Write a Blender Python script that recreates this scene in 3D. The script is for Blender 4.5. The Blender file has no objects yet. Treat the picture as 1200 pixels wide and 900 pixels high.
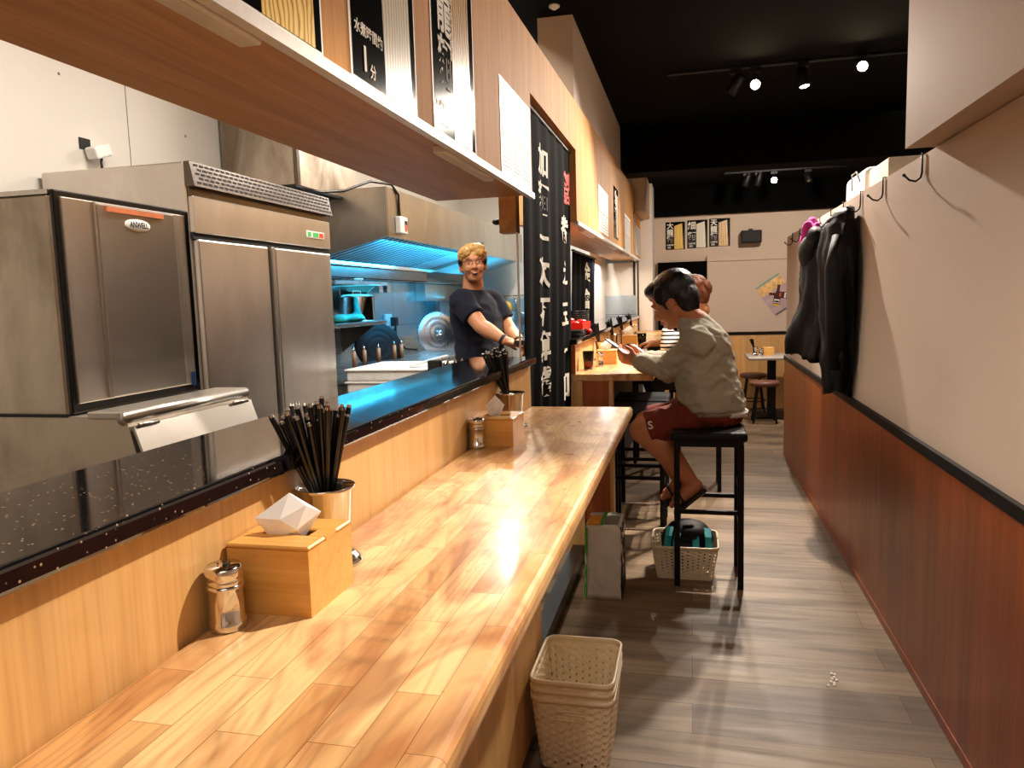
import bpy, bmesh, math, random
from mathutils import Vector, Matrix, noise
random.seed(7)
COL = bpy.context.scene.collection
PI = math.pi
V = Vector

# ------------------------------------------------------------------ materials
def lin(h):
    h = h.lstrip('#')
    r = []
    for i in (0, 2, 4):
        c = int(h[i:i+2], 16) / 255
        r.append(c / 12.92 if c <= .04045 else ((c + .055) / 1.055) ** 2.4)
    return (r[0], r[1], r[2], 1)

class NT:
    def __init__(s, name):
        s.m = bpy.data.materials.new(name); s.m.use_nodes = True
        s.t = s.m.node_tree; s.n = s.t.nodes; s.b = s.n['Principled BSDF']
        s.c = s.n.new('ShaderNodeTexCoord')
    def new(s, kind, **kw):
        nd = s.n.new(kind)
        for k, v in kw.items():
            if k.startswith('i_'): nd.inputs[k[2:].replace('_', ' ')].default_value = v
            else: setattr(nd, k, v)
        return nd
    def link(s, a, b): s.t.links.new(a, b)
    def coord(s, scale=(1, 1, 1), rot=(0, 0, 0), loc=(0, 0, 0)):
        mp = s.n.new('ShaderNodeMapping')
        mp.inputs['Scale'].default_value = scale; mp.inputs['Rotation'].default_value = rot
        mp.inputs['Location'].default_value = loc
        s.link(s.c.outputs['Object'], mp.inputs['Vector']); return mp.outputs['Vector']
    def noise(s, vec, scale, detail=4, rough=.55, dist=0):
        nd = s.new('ShaderNodeTexNoise'); nd.inputs['Scale'].default_value = scale
        nd.inputs['Detail'].default_value = detail; nd.inputs['Roughness'].default_value = rough
        nd.inputs['Distortion'].default_value = dist
        if vec is not None: s.link(vec, nd.inputs['Vector'])
        else: s.link(s.c.outputs['Object'], nd.inputs['Vector'])
        return nd.outputs['Fac']
    def ramp(s, fac, stops, interp='LINEAR'):
        nd = s.new('ShaderNodeValToRGB'); e = nd.color_ramp.elements
        nd.color_ramp.interpolation = interp
        while len(e) > 1: e.remove(e[-1])
        e[0].position = stops[0][0]; e[0].color = stops[0][1]
        for p, c in stops[1:]:
            x = e.new(p); x.color = c
        s.link(fac, nd.inputs['Fac']); return nd.outputs['Color']
    def mix(s, a, b, fac=.5, mode='MIX'):
        nd = s.new('ShaderNodeMix', data_type='RGBA', blend_type=mode)
        if isinstance(fac, (int, float)): nd.inputs[0].default_value = fac
        else: s.link(fac, nd.inputs[0])
        for sock, x in ((nd.inputs[6], a), (nd.inputs[7], b)):
            if isinstance(x, tuple): sock.default_value = x
            else: s.link(x, sock)
        return nd.outputs[2]
    def bump(s, h, strength=.2, dist=.01):
        nd = s.new('ShaderNodeBump'); nd.inputs['Strength'].default_value = strength
        nd.inputs['Distance'].default_value = dist
        s.link(h, nd.inputs['Height']); s.link(nd.outputs['Normal'], s.b.inputs['Normal'])
    def set(s, **kw):
        for k, v in kw.items():
            sock = s.b.inputs[k.replace('_', ' ')]
            if isinstance(v, (int, float, tuple)): sock.default_value = v
            else: s.link(v, sock)
        return s.m

def W(v): return (v, v, v, 1)
def plain(name, hexc, rough=.5, metal=0, var=.08, scale=30, bump=0, coat=0, **kw):
    t = NT(name); c = lin(hexc)
    f = t.noise(None, scale, 3)
    lo = tuple(x * (1 - var) for x in c[:3]) + (1,); hi = tuple(min(1, x * (1 + var)) for x in c[:3]) + (1,)
    t.set(Base_Color=t.ramp(f, [(.3, lo), (.7, hi)]), Roughness=rough, Metallic=metal)
    if coat: t.set(Coat_Weight=coat)
    if bump: t.bump(f, bump, .004)
    for k, v in kw.items(): t.set(**{k: v})
    return t.m
def emit(name, hexc, strength):
    t = NT(name); t.set(Base_Color=lin(hexc), Emission_Color=lin(hexc), Emission_Strength=strength); return t.m
def wood(name, a, b, c, axis='Z', rough=.45, scale=1, streak=26, coat=0, dark=.35):
    """laminate with the grain along one axis"""
    t = NT(name)
    s = {'X': (.06, 1, 1), 'Y': (1, .06, 1), 'Z': (1, 1, .06)}[axis]
    v = t.coord(s)
    f1 = t.noise(v, streak * scale, 6, .6, .6)
    f2 = t.noise(v, 5 * scale, 3, .5, 1.2)
    col = t.ramp(f1, [(.25, lin(a)), (.5, lin(b)), (.75, lin(c))])
    d = t.ramp(f2, [(.35, W(1 - dark)), (.55, W(1))])
    col = t.mix(col, d, .8, 'MULTIPLY')
    vf = t.coord({'X': (.03, 1, 1), 'Y': (1, .03, 1), 'Z': (1, 1, .03)}[axis])
    f3 = t.noise(vf, 120 * scale, 3, .5)
    col = t.mix(col, t.ramp(f3, [(.38, W(.78)), (.52, W(1))]), .45, 'MULTIPLY')
    t.set(Base_Color=col, Roughness=rough, Coat_Weight=coat, Coat_Roughness=.12)
    t.bump(f1, .06, .003)
    return t.m
def butcher(name):
    t = NT(name)
    v = t.coord((1, 1, 1), (0, 0, PI / 2))
    def bricks(wd, ht, seedoff, c1, c2):
        br = t.new('ShaderNodeTexBrick', offset=.37, squash=1.0)
        vv = t.coord((1, 1, 1), (0, 0, PI / 2), (seedoff, seedoff * .7, 0))
        t.link(vv, br.inputs['Vector'])
        br.inputs['Scale'].default_value = 1; br.inputs['Brick Width'].default_value = wd
        br.inputs['Row Height'].default_value = ht; br.inputs['Mortar Size'].default_value = .0006
        br.inputs['Mortar Smooth'].default_value = .6; br.inputs['Bias'].default_value = -.1
        br.inputs['Color1'].default_value = lin(c1); br.inputs['Color2'].default_value = lin(c2)
        br.inputs['Mortar'].default_value = lin('9a6a38')
        return br
    b1 = bricks(.27, .048, .13, 'ecc48a', 'cc965a')
    b2 = bricks(.27, .048, .13, 'ffffff', '000000')
    # per-plank offset for the growth rings
    sep = t.new('ShaderNodeSeparateColor'); t.link(b2.outputs['Color'], sep.inputs[0])
    mul = t.new('ShaderNodeMath', operation='MULTIPLY'); mul.inputs[1].default_value = 7.3
    t.link(sep.outputs[0], mul.inputs[0])
    comb = t.new('ShaderNodeCombineXYZ'); t.link(mul.outputs[0], comb.inputs[0]); t.link(mul.outputs[0], comb.inputs[2])
    add = t.new('ShaderNodeVectorMath', operation='ADD'); t.link(t.coord((1.6, .28, 1)), add.inputs[0]); t.link(comb.outputs[0], add.inputs[1])
    ring = t.noise(add.outputs[0], 3.2, 2, .45, .5)
    m2 = t.new('ShaderNodeMath', operation='MULTIPLY'); m2.inputs[1].default_value = 26; t.link(ring, m2.inputs[0])
    fr = t.new('ShaderNodeMath', operation='FRACT'); t.link(m2.outputs[0], fr.inputs[0])
    rings = t.ramp(fr.outputs[0], [(0, W(.68)), (.22, W(1)), (.75, W(.98)), (1, W(.68))])
    col = t.mix(b1.outputs['Color'], rings, .7, 'MULTIPLY')
    g = t.noise(t.coord((1, .05, 1)), 160, 4, .6)
    col = t.mix(col, t.ramp(g, [(.35, W(.78)), (.55, W(1))]), .5, 'MULTIPLY')
    bl = t.noise(t.coord((1, .35, 1)), 7, 3, .6, 1.5)
    col = t.mix(col, t.ramp(bl, [(.36, lin('a8683a')), (.54, W(1))]), .6, 'MULTIPLY')
    kn = t.noise(t.coord((1, .5, 1)), 13, 1, .4)
    col = t.mix(col, t.ramp(kn, [(.74, W(1)), (.8, lin('7a4a22'))]), .6, 'MULTIPLY')
    rr = t.ramp(t.noise(None, 16, 4), [(.3, W(.26)), (.75, W(.42))])
    t.set(Base_Color=col, Roughness=rr, Specular_IOR_Level=.35, Coat_Weight=.18, Coat_Roughness=.1)
    t.bump(t.noise(None, 9, 3), .08, .006)
    return t.m
def floor_mat():
    t = NT('vinyl_plank_floor')
    br = t.new('ShaderNodeTexBrick', offset=.42)
    t.link(t.coord(), br.inputs['Vector'])
    br.inputs['Scale'].default_value = 1; br.inputs['Brick Width'].default_value = 1.2
    br.inputs['Row Height'].default_value = .18; br.inputs['Mortar Size'].default_value = .0012
    br.inputs['Color1'].default_value = lin('9c866a'); br.inputs['Color2'].default_value = lin('78644f')
    br.inputs['Mortar'].default_value = lin('4a3a2e')
    f = t.noise(t.coord((.07, 1, 1)), 22, 6, .65, .5)
    col = t.mix(br.outputs['Color'], t.ramp(f, [(.3, W(.52)), (.52, W(1)), (.7, W(1.15))]), .8, 'MULTIPLY')
    f2 = t.noise(t.coord((.25, 1, 1)), 3.5, 3, .5, 1)
    col = t.mix(col, t.ramp(f2, [(.35, lin('94806e')), (.6, W(1))]), .7, 'MULTIPLY')
    t.set(Base_Color=col, Roughness=t.ramp(f, [(.3, W(.55)), (.7, W(.42))]), Specular_IOR_Level=.4)
    t.bump(f, .12, .003)
    return t.m
def granite():
    t = NT('black_granite')
    vo = t.new('ShaderNodeTexVoronoi', feature='F1'); vo.inputs['Scale'].default_value = 120
    t.link(t.c.outputs['Object'], vo.inputs['Vector'])
    n = t.noise(None, 60, 2)
    dots = t.ramp(vo.outputs['Distance'], [(.10, W(1)), (.2, W(0))])
    sel = t.ramp(n, [(.47, W(0)), (.53, W(1))])
    k = t.mix(dots, sel, 1, 'MULTIPLY')
    col = t.mix(lin('0d0d10'), lin('b59b78'), k)
    t.set(Base_Color=col, Roughness=.06, IOR=1.9, Specular_IOR_Level=.6)
    return t.m
def steel(name, hexc='b9b2a8', rough=.28, axis='Y', stain=.25):
    t = NT(name)
    s = {'X': (.03, 1, 1), 'Y': (1, .03, 1), 'Z': (1, 1, .03)}[axis]
    f = t.noise(t.coord(s), 90, 4, .6)
    c = lin(hexc)
    st = t.noise(t.coord((1, 1, .5)), 3.5, 5, .6, .6)
    col = t.mix(c, t.ramp(st, [(.3, lin('8d7a66')), (.6, W(1))]), stain, 'MULTIPLY')
    t.set(Base_Color=col, Metallic=1, Roughness=t.ramp(f, [(.3, W(rough * .9)), (.7, W(rough * 1.12))]))
    return t.m
def wall_mat(name, hexc, rough=.75, var=.04):
    t = NT(name); c = lin(hexc)
    f = t.noise(None, 2.2, 4)
    t.set(Base_Color=t.ramp(f, [(.3, tuple(x*(1-var) for x in c[:3])+(1,)), (.7, c)]), Roughness=rough)
    t.bump(t.noise(None, 160, 2), .05, .001)
    return t.m
def noodles(name, a, b, cc, freq=60, wav=.2):
    t = NT(name)
    v = t.coord((1, 1, 1))
    n = t.noise(t.coord((1, 1, .6)), 16, 2)
    sp = t.new('ShaderNodeSeparateXYZ'); t.link(v, sp.inputs[0])
    ad = t.new('ShaderNodeMath', operation='MULTIPLY_ADD'); t.link(n, ad.inputs[0]); ad.inputs[1].default_value = wav
    sm = t.new('ShaderNodeMath', operation='ADD'); t.link(sp.outputs[0], sm.inputs[0]); t.link(sp.outputs[1], sm.inputs[1])
    t.link(sm.outputs[0], ad.inputs[2])
    mu = t.new('ShaderNodeMath', operation='MULTIPLY'); t.link(ad.outputs[0], mu.inputs[0]); mu.inputs[1].default_value = freq
    fr = t.new('ShaderNodeMath', operation='FRACT'); t.link(mu.outputs[0], fr.inputs[0])
    col = t.ramp(fr.outputs[0], [(0, lin(cc)), (.2, lin(b)), (.5, lin(a)), (.85, lin(b)), (1, lin(cc))])
    t.set(Base_Color=col, Roughness=.25); return t.m

M = {}
M['butcher'] = butcher('butcher_block_wood')
M['panel'] = wood('light_oak_laminate', 'c8985a', 'd6a86a', 'e0b67c', 'Z', .4, dark=.22)
M['fascia'] = wood('oak_fascia_laminate', 'c48c4c', 'd0985a', 'daa66a', 'Z', .68, dark=.15)
M['fascia'].node_tree.nodes['Principled BSDF'].inputs['Specular IOR Level'].default_value = .05
M['under'] = wood('oak_soffit_laminate', 'c88e54', 'd49c60', 'deaa70', 'Y', .5, dark=.3)
M['cherry'] = wood('cherry_wainscot', '8c4622', 'a45428', 'b66430', 'Z', .35, dark=.3)
M['farwood'] = wood('pale_oak_wainscot', 'd09a58', 'dda868', 'e6b476', 'Z', .5, dark=.15)
M['bamboo'] = wood('bamboo', 'd69a4c', 'e2a858', 'ebb666', 'X', .35, dark=.2)
M['floor'] = floor_mat()
M['granite'] = granite()
M['steel'] = steel('brushed_steel', 'c4beb6', .28, 'Y', .08)
M['steelv'] = steel('brushed_steel_upright', 'd2cbc3', .36, 'Z', .22)
M['steeldull'] = steel('stained_steel', 'c2b6a6', .42, 'Z', .85)
M['steeldark'] = steel('dark_steel', '6a5f56', .25, 'Y', .3)
M['satin'] = plain('satin_steel', 'b8b2aa', .34, metal=1, var=.03, scale=3)
M['chrome'] = steel('polished_steel', 'd8d4cf', .1, 'Z', .05)
M['hoodsteel'] = steel('hood_steel', 'c0b8ac', .32, 'Z', .35)
M['white'] = wall_mat('white_paint', 'e2d8cc')
M['warmwall'] = wall_mat('beige_paint', 'cdb8a4')
M['kitchenwall'] = wall_mat('kitchen_white_board', 'dcd6cc', .55)
M['whitetrim'] = plain('white_plastic_trim', 'ece8e2', .35)
M['blackpaint'] = plain('black_ceiling_paint', '030303', .95, var=.02, Specular_IOR_Level=.1)
M['blackmetal'] = plain('black_powder_coat', '070708', .5, var=.1, Specular_IOR_Level=.25)
M['blacktile'] = plain('black_glazed_tile', '0b0c10', .3, var=.15)
M['blackplastic'] = plain('black_plastic', '0a0a0b', .3)
M['blackgloss'] = plain('black_lacquer', '040405', .3)
M['cloth'] = plain('black_cotton', '020203', .95, bump=.2, scale=300, Specular_IOR_Level=.04)
M['charwhite'] = plain('white_print', 'e9e4d6', .8)
M['charred'] = plain('red_print', 'e0281c', .7)
M['paper'] = plain('white_paper', 'efece6', .5, var=.02)
M['glossblack'] = plain('glossy_black_print', '0b0b0b', .1)
M['ink'] = plain('grey_ink', '5a5650', .6)
M['inkred'] = plain('red_ink', 'c4553a', .6)
M['inkgold'] = plain('gold_ink', 'b99a5a', .6)
M['inkblue'] = plain('blue_ink', '2c3466', .6)
M['noodley'] = noodles('yellow_wavy_noodles', 'fbe394', 'f0c25c', '8a5a20', 75, .035)
M['noodlew'] = noodles('white_straight_noodles', 'f2eee0', 'e6dfc8', 'b0a684', 70, .02)
M['noodleb'] = noodles('brown_flecked_noodles', 'f0d6a4', 'd4a468', '6b3d1c', 60, .03)
M['tissue'] = plain('tissue_paper', 'fbf9f5', .9, var=.01, Subsurface_Weight=.6, Subsurface_Radius=(.03, .03, .03))
M['basket'] = plain('cream_plastic', 'efe0c2', .38, var=.04, scale=8)
M['skin'] = plain('warm_skin', 'c98a62', .5, var=.06, scale=12, Subsurface_Weight=.06, Subsurface_Radius=(.02, .008, .004))
M['skin2'] = plain('tan_skin', 'c47e56', .5, var=.06, scale=12, Subsurface_Weight=.06, Subsurface_Radius=(.02, .008, .004))
M['lip'] = plain('lip_red', 'a2483c', .4)
M['hairblack'] = plain('black_hair', '0c0908', .32, var=.5, scale=140, bump=.6)
M['hairblond'] = plain('bleached_hair', 'c89a58', .45, var=.3, scale=110, bump=.6)
M['hairbrown'] = plain('auburn_hair', '7a4222', .4, var=.6, scale=160, bump=.6)
M['sweat'] = plain('grey_marl_knit', 'b2ac9a', .95, var=.12, scale=260, bump=.3)
M['shorts'] = plain('rust_red_cotton', '742812', .85, var=.12, scale=60, bump=.2)
M['navy'] = plain('navy_cotton', '0d1124', .95, var=.1, scale=90, bump=.2)
M['apron'] = plain('black_apron_cotton', '101014', .9, var=.1)
M['shirtwhite'] = plain('white_cotton', 'e8e4de', .9)
M['eyewhite'] = plain('eye_white', 'e6e0d8', .3)
M['black'] = plain('matte_black', '080808', .7)
M['redplastic'] = plain('red_plastic', 'd8200e', .25)
M['teal'] = plain('teal_fabric', '158c96', .7, bump=.3, scale=60)
M['tealcloth'] = plain('turquoise_cloth', '36c6ba', .8, bump=.3, scale=60)
M['nylon'] = plain('black_nylon', '060607', .6, bump=.5, scale=25, Specular_IOR_Level=.2)
M['fuchsia'] = plain('fuchsia_fabric', 'c22a9c', .8, bump=.4, scale=70)
M['bagwhite'] = plain('crinkled_white_film', 'dcd8ce', .28, var=.06, scale=14, bump=.9)
M['green'] = plain('green_print', '3f9e34', .4)
M['orange'] = plain('orange_print', 'f09a1e', .4)
M['greyprint'] = plain('grey_print', '86867c', .4, var=.5, scale=60)
M['cola'] = plain('cola_drink', '8a2410', .08, Transmission_Weight=.85)
M['tea'] = plain('tea_drink', '8a3a12', .08, Transmission_Weight=.5)
M['greytop'] = plain('grey_table_laminate', '9b9188', .4)
M['brownseat'] = plain('brown_vinyl', '6b4438', .45)
M['greyfoam'] = plain('beige_paper', 'd8cbb8', .8)
M['lens'] = emit('lit_lamp_lens', 'ffe2b0', 90)
M['ledwhite'] = plain('lamp_bar_diffuser', 'e4dccd', .4)
M['greencol'] = emit('green_indicator', '2e9a48', .6)
M['redled'] = emit('red_indicator', 'ff2a10', 1.5)
M['copper'] = plain('copper_strip', 'f0946a', .3, metal=.3)
M['yellow'] = plain('yellow_plastic', 'e0b81c', .4)
M['woodhandle'] = plain('wooden_handle', '9b6840', .6)
M['screen'] = emit('phone_screen', 'b8c8d8', .9)
M['bluescreen'] = plain('blue_film', '26406a', .2)
M['photo1'] = plain('poster_orange_print', 'e8b878', .4, var=.3, scale=20)
M['photo2'] = plain('poster_lilac_print', 'b8a0a0', .4, var=.15, scale=12)
M['photo3'] = plain('poster_teal_print', '6aa29c', .4)
M['bottleink'] = plain('bottle_brown_print', '4a1a10', .3, var=.3)
M['lidglass'] = steel('spun_steel_lid', 'bfc4c6', .25, 'Z', .1)

def glassm():
    t = NT('clear_glass'); t.set(Base_Color=(1, 1, 1, 1), Transmission_Weight=1.0, Roughness=.02, IOR=1.3)
    return t.m
M['glass'] = glassm()
def screwtop():
    t = NT('tile_splash'); br = t.new('ShaderNodeTexBrick', offset=0)
    t.link(t.coord((1, 1, 1), (0, PI/2, 0)), br.inputs['Vector'])
    br.inputs['Scale'].default_value = 1; br.inputs['Brick Width'].default_value = .6; br.inputs['Row Height'].default_value = .6
    br.inputs['Mortar Size'].default_value = .003
    br.inputs['Color1'].default_value = lin('b9c4c6'); br.inputs['Color2'].default_value = lin('aab4b8'); br.inputs['Mortar'].default_value = lin('555555')
    t.set(Base_Color=br.outputs['Color'], Roughness=.3, Metallic=.75)
    t.bump(t.noise(None, 9, 4), .3, .01)
    return t.m
M['splash'] = screwtop()
M['slat'] = plain('filter_slat_metal', 'aab6bc', .45, metal=.2)
M['underhood'] = plain('hood_inner_metal', 'b4c0c4', .5, metal=.2)

# ------------------------------------------------------------------ mesh helpers
class MB:
    """collects shapes and links them as ONE mesh object"""
    def __init__(s): s.v = []; s.f = []; s.mi = []; s.sm = []; s.mats = []
    def _m(s, m):
        if m is None: return 0
        if m not in s.mats: s.mats.append(m)
        return s.mats.index(m)
    def add(s, vs, fs, m=None, smooth=False):
        o = len(s.v); k = s._m(m)
        s.v += [tuple(x) for x in vs]
        for f in fs: s.f.append([i + o for i in f]); s.mi.append(k); s.sm.append(smooth)
        return s
    def box(s, a, b, m=None, mat=None):
        x0, y0, z0 = a; x1, y1, z1 = b
        if x0 > x1: x0, x1 = x1, x0
        if y0 > y1: y0, y1 = y1, y0
        if z0 > z1: z0, z1 = z1, z0
        vs = [V(p) for p in ((x0,y0,z0),(x1,y0,z0),(x1,y1,z0),(x0,y1,z0),(x0,y0,z1),(x1,y0,z1),(x1,y1,z1),(x0,y1,z1))]
        if mat is not None: vs = [mat @ p for p in vs]
        return s.add(vs, [(0,3,2,1),(4,5,6,7),(0,1,5,4),(1,2,6,5),(2,3,7,6),(3,0,4,7)], m)
    def hexa(s, pts, m=None):
        """8 points: bottom loop then top loop, both counter-clockwise from above"""
        return s.add(pts, [(0,3,2,1),(4,5,6,7),(0,1,5,4),(1,2,6,5),(2,3,7,6),(3,0,4,7)], m)
    def bev(s, a, b, r=.01, m=None, seg=3, mat=None, smooth=True):
        bm = bmesh.new(); bmesh.ops.create_cube(bm, size=1)
        c = (V(a) + V(b)) / 2; d = V([abs(b[i] - a[i]) for i in range(3)])
        for v in bm.verts: v.co = V((v.co.x * d.x, v.co.y * d.y, v.co.z * d.z)) + c
        bmesh.ops.bevel(bm, geom=list(bm.edges), offset=min(r, min(d) * .49), segments=seg, affect='EDGES', profile=.5)
        bm.verts.index_update()
        vs = [v.co.copy() for v in bm.verts]
        if mat is not None: vs = [mat @ p for p in vs]
        s.add(vs, [[v.index for v in f.verts] for f in bm.faces], m, False); bm.free(); return s
    def cyl(s, p0, p1, r0, r1=None, m=None, n=20, caps=True, smooth=True):
        if r1 is None: r1 = r0
        p0 = V(p0); p1 = V(p1); d = (p1 - p0).normalized()
        u = d.orthogonal().normalized(); w = d.cross(u)
        ring = [u * math.cos(2*PI*i/n) + w * math.sin(2*PI*i/n) for i in range(n)]
        vs = [p0 + q * r0 for q in ring] + [p1 + q * r1 for q in ring]
        s.add(vs, [(i, (i+1) % n, n + (i+1) % n, n + i) for i in range(n)], m, smooth)
        if caps:
            s.add(vs[:n], [list(range(n))[::-1]], m); s.add(vs[n:], [list(range(n))], m)
        return s
    def lathe(s, prof, c=(0, 0, 0), m=None, n=28, axis=None, smooth=True):
        """prof: (radius, height) list, revolved about +Z or about axis"""
        c = V(c); q = V((0, 0, 1)).rotation_difference(V(axis)) if axis is not None else None
        vs = []
        for r, z in prof:
            for i in range(n):
                p = V((r * math.cos(2*PI*i/n), r * math.sin(2*PI*i/n), z))
                if q: p = q @ p
                vs.append(p + c)
        fs = []
        for k in range(len(prof) - 1):
            for i in range(n):
                j = (i + 1) % n
                fs.append((k*n+i, k*n+j, (k+1)*n+j, (k+1)*n+i))
        return s.add(vs, fs, m, smooth)
    def tube(s, pts, r, m=None, n=10, smooth=True):
        pts = [V(p) for p in pts]; N = len(pts)
        rs = r if isinstance(r, (list, tuple)) else [r] * N
        d0 = (pts[1] - pts[0]).normalized(); u = d0.orthogonal().normalized()
        vs = []
        for k, p in enumerate(pts):
            d = (pts[min(k+1, N-1)] - pts[max(k-1, 0)]).normalized()
            u = (u - d * u.dot(d)).normalized(); w = d.cross(u)
            vs += [p + (u * math.cos(2*PI*i/n) + w * math.sin(2*PI*i/n)) * rs[k] for i in range(n)]
        fs = [(k*n+i, k*n+(i+1) % n, (k+1)*n+(i+1) % n, (k+1)*n+i) for k in range(N-1) for i in range(n)]
        fs += [list(range(n))[::-1], [(N-1)*n+i for i in range(n)]]
        return s.add(vs, fs, m, smooth)
    def ell(s, c, r, m=None, rot=None, nu=20, nv=12, smooth=True):
        c = V(c); vs = []; fs = []
        if not isinstance(r, (list, tuple)): r = (r, r, r)
        for j in range(1, nv):
            t = PI * j / nv
            for i in range(nu):
                p = V((math.sin(t)*math.cos(2*PI*i/nu)*r[0], math.sin(t)*math.sin(2*PI*i/nu)*r[1], math.cos(t)*r[2]))
                vs.append(p)
        vs += [V((0, 0, r[2])), V((0, 0, -r[2]))]
        if rot is not None: vs = [rot @ p for p in vs]
        vs = [p + c for p in vs]
        for j in range(nv - 2):
            for i in range(nu):
                k = (i+1) % nu
                fs.append((j*nu+i, (j+1)*nu+i, (j+1)*nu+k, j*nu+k))
        T = len(vs) - 2
        for i in range(nu):
            k = (i+1) % nu
            fs.append((T, i, k)); fs.append((T+1, (nv-2)*nu+k, (nv-2)*nu+i))
        return s.add(vs, fs, m, smooth)
    def caps(s, p0, p1, r0, r1, m=None, n=16):
        s.cyl(p0, p1, r0, r1, m, n); s.ell(p0, r0, m, nu=n, nv=10); s.ell(p1, r1, m, nu=n, nv=10); return s
    def loft(s, rings, m=None, n=28, smooth=True):
        """rings: (centre, half axis u, half axis v)"""
        vs = []
        for c, u, w in rings:
            c = V(c); u = V(u); w = V(w)
            vs += [c + u * math.cos(2*PI*i/n) + w * math.sin(2*PI*i/n) for i in range(n)]
        N = len(rings)
        fs = [(k*n+i, k*n+(i+1) % n, (k+1)*n+(i+1) % n, (k+1)*n+i) for k in range(N-1) for i in range(n)]
        fs += [list(range(n))[::-1], [(N-1)*n+i for i in range(n)]]
        return s.add(vs, fs, m, smooth)
    def quad(s, a, b, c, d, m=None): return s.add([a, b, c, d], [(0, 1, 2, 3)], m)
    def text(s, body, size, origin, right, up, m=None, bold=0.0, align='CENTER', ext=.0006, sx=1.0, sy=1.0):
        cu = bpy.data.curves.new('t', 'FONT'); cu.body = body; cu.size = 1; cu.align_x = align; cu.align_y = 'CENTER'
        cu.offset = bold; cu.extrude = 0; cu.resolution_u = 3
        ob = bpy.data.objects.new('t', cu); COL.objects.link(ob)
        dg = bpy.context.evaluated_depsgraph_get(); dg.update()
        me = bpy.data.meshes.new_from_object(ob.evaluated_get(dg))
        r = V(right).normalized(); u = V(up).normalized(); nr = r.cross(u) * ext; o = V(origin)
        s.add([o + r * (v.co.x * size * sx) + u * (v.co.y * size * sy) + nr for v in me.vertices], [list(p.vertices) for p in me.polygons], m)
        bpy.data.objects.remove(ob); bpy.data.curves.remove(cu); bpy.data.meshes.remove(me)
        return s
    def refine(s, L):
        bm = bmesh.new(); vs = [bm.verts.new(v) for v in s.v]
        for f in s.f:
            try: bm.faces.new([vs[i] for i in f])
            except ValueError: pass
        bmesh.ops.triangulate(bm, faces=bm.faces[:])
        for _ in range(4):
            ed = [e for e in bm.edges if e.calc_length() > L]
            if not ed: break
            bmesh.ops.subdivide_edges(bm, edges=ed, cuts=1)
            bmesh.ops.triangulate(bm, faces=[f for f in bm.faces if len(f.verts) > 3])
        bm.verts.index_update()
        s.v = [tuple(v.co) for v in bm.verts]; s.f = [[v.index for v in f.verts] for f in bm.faces]
        s.mi = [0] * len(s.f); s.sm = [False] * len(s.f); bm.free(); return s
    def build(s, name, parent=None, mat=None, world=True, fixn=True):
        off = V((0, 0, 0))
        if parent is not None and world:
            p = parent
            while p is not None: off += V(p.location); p = p.parent
        me = bpy.data.meshes.new(name)
        me.from_pydata([V(v) - off for v in s.v], [], s.f)
        mats = s.mats if s.mats else [mat or M['white']]
        if mat is not None and not s.mats: mats = [mat]
        for k in mats: me.materials.append(M[k] if isinstance(k, str) else k)
        me.polygons.foreach_set('material_index', s.mi)
        me.polygons.foreach_set('use_smooth', s.sm)
        me.update()
        if fixn:
            bm = bmesh.new(); bm.from_mesh(me)
            bmesh.ops.recalc_face_normals(bm, faces=bm.faces); bm.to_mesh(me); bm.free()
        ob = bpy.data.objects.new(name, me); COL.objects.link(ob)
        if parent is not None: ob.parent = parent
        return ob

def remesh(ob, vox=.008, smooth=6, fac=.5):
    """fuse overlapping closed shapes into one continuous surface"""
    md = ob.modifiers.new('r', 'REMESH'); md.mode = 'VOXEL'; md.voxel_size = vox; md.use_smooth_shade = True
    if smooth:
        sm = ob.modifiers.new('s', 'SMOOTH'); sm.iterations = smooth; sm.factor = fac
    dg = bpy.context.evaluated_depsgraph_get(); dg.update()
    me = bpy.data.meshes.new_from_object(ob.evaluated_get(dg))
    old = ob.data; mats = [m for m in old.materials]
    ob.modifiers.clear(); ob.data = me; me.name = ob.name
    me.materials.clear()
    me.materials.append(mats[0])
    me.polygons.foreach_set('material_index', [0] * len(me.polygons))
    me.polygons.foreach_set('use_smooth', [True] * len(me.polygons))
    bpy.data.meshes.remove(old)
    return ob

def tag(o, label=None, cat=None, group=None, kind=None):
    if label: o['label'] = label
    if cat: o['category'] = cat
    if group: o['group'] = group
    if kind: o['kind'] = kind
    return o
def thing(name, loc, label, cat, group=None):
    o = bpy.data.objects.new(name, None); COL.objects.link(o); o.location = loc
    o.empty_display_size = .05
    return tag(o, label, cat, group)
def struct(name, mb, mat=None, label=None):
    o = mb.build(name, None, mat); o['kind'] = 'structure'
    if label: o['label'] = label
    return o
def kids(o): return [c for c in bpy.data.objects if c.parent == o]
def dup(o, loc=None, rz=None, label=None, group=None):
    r = o.copy(); COL.objects.link(r)
    if loc is not None: r.location = loc
    if rz is not None: r.rotation_euler = (0, 0, rz)
    if label: r['label'] = label
    if group: r['group'] = group
    for ch in kids(o):
        c = ch.copy(); COL.objects.link(c); c.parent = r
        for g in kids(ch):
            d = g.copy(); COL.objects.link(d); d.parent = c
    return r
# ================================================================== THE SETTING
H = 1.40                                   # eye height of the photographer
struct('floor', MB().box((-3.0, -2.2, -.05), (4.2, 10.2, 0)), 'floor')
struct('ceiling', MB().box((-.98, -2.2, 2.90), (4.2, 7.0, 3.0)).box((-.98, 7.0, 2.70), (4.2, 10.2, 3.0)), 'blackpaint')
struct('trim_1', MB().box((-.60, 6.95, 2.50), (4.2, 7.25, 2.90)), 'blackpaint', 'black beam across the aisle')
struct('trim_2', MB().box((-.45, 9.50, 2.365), (4.2, 9.60, 2.70)), 'blackpaint', 'black valance above the far wall')
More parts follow.
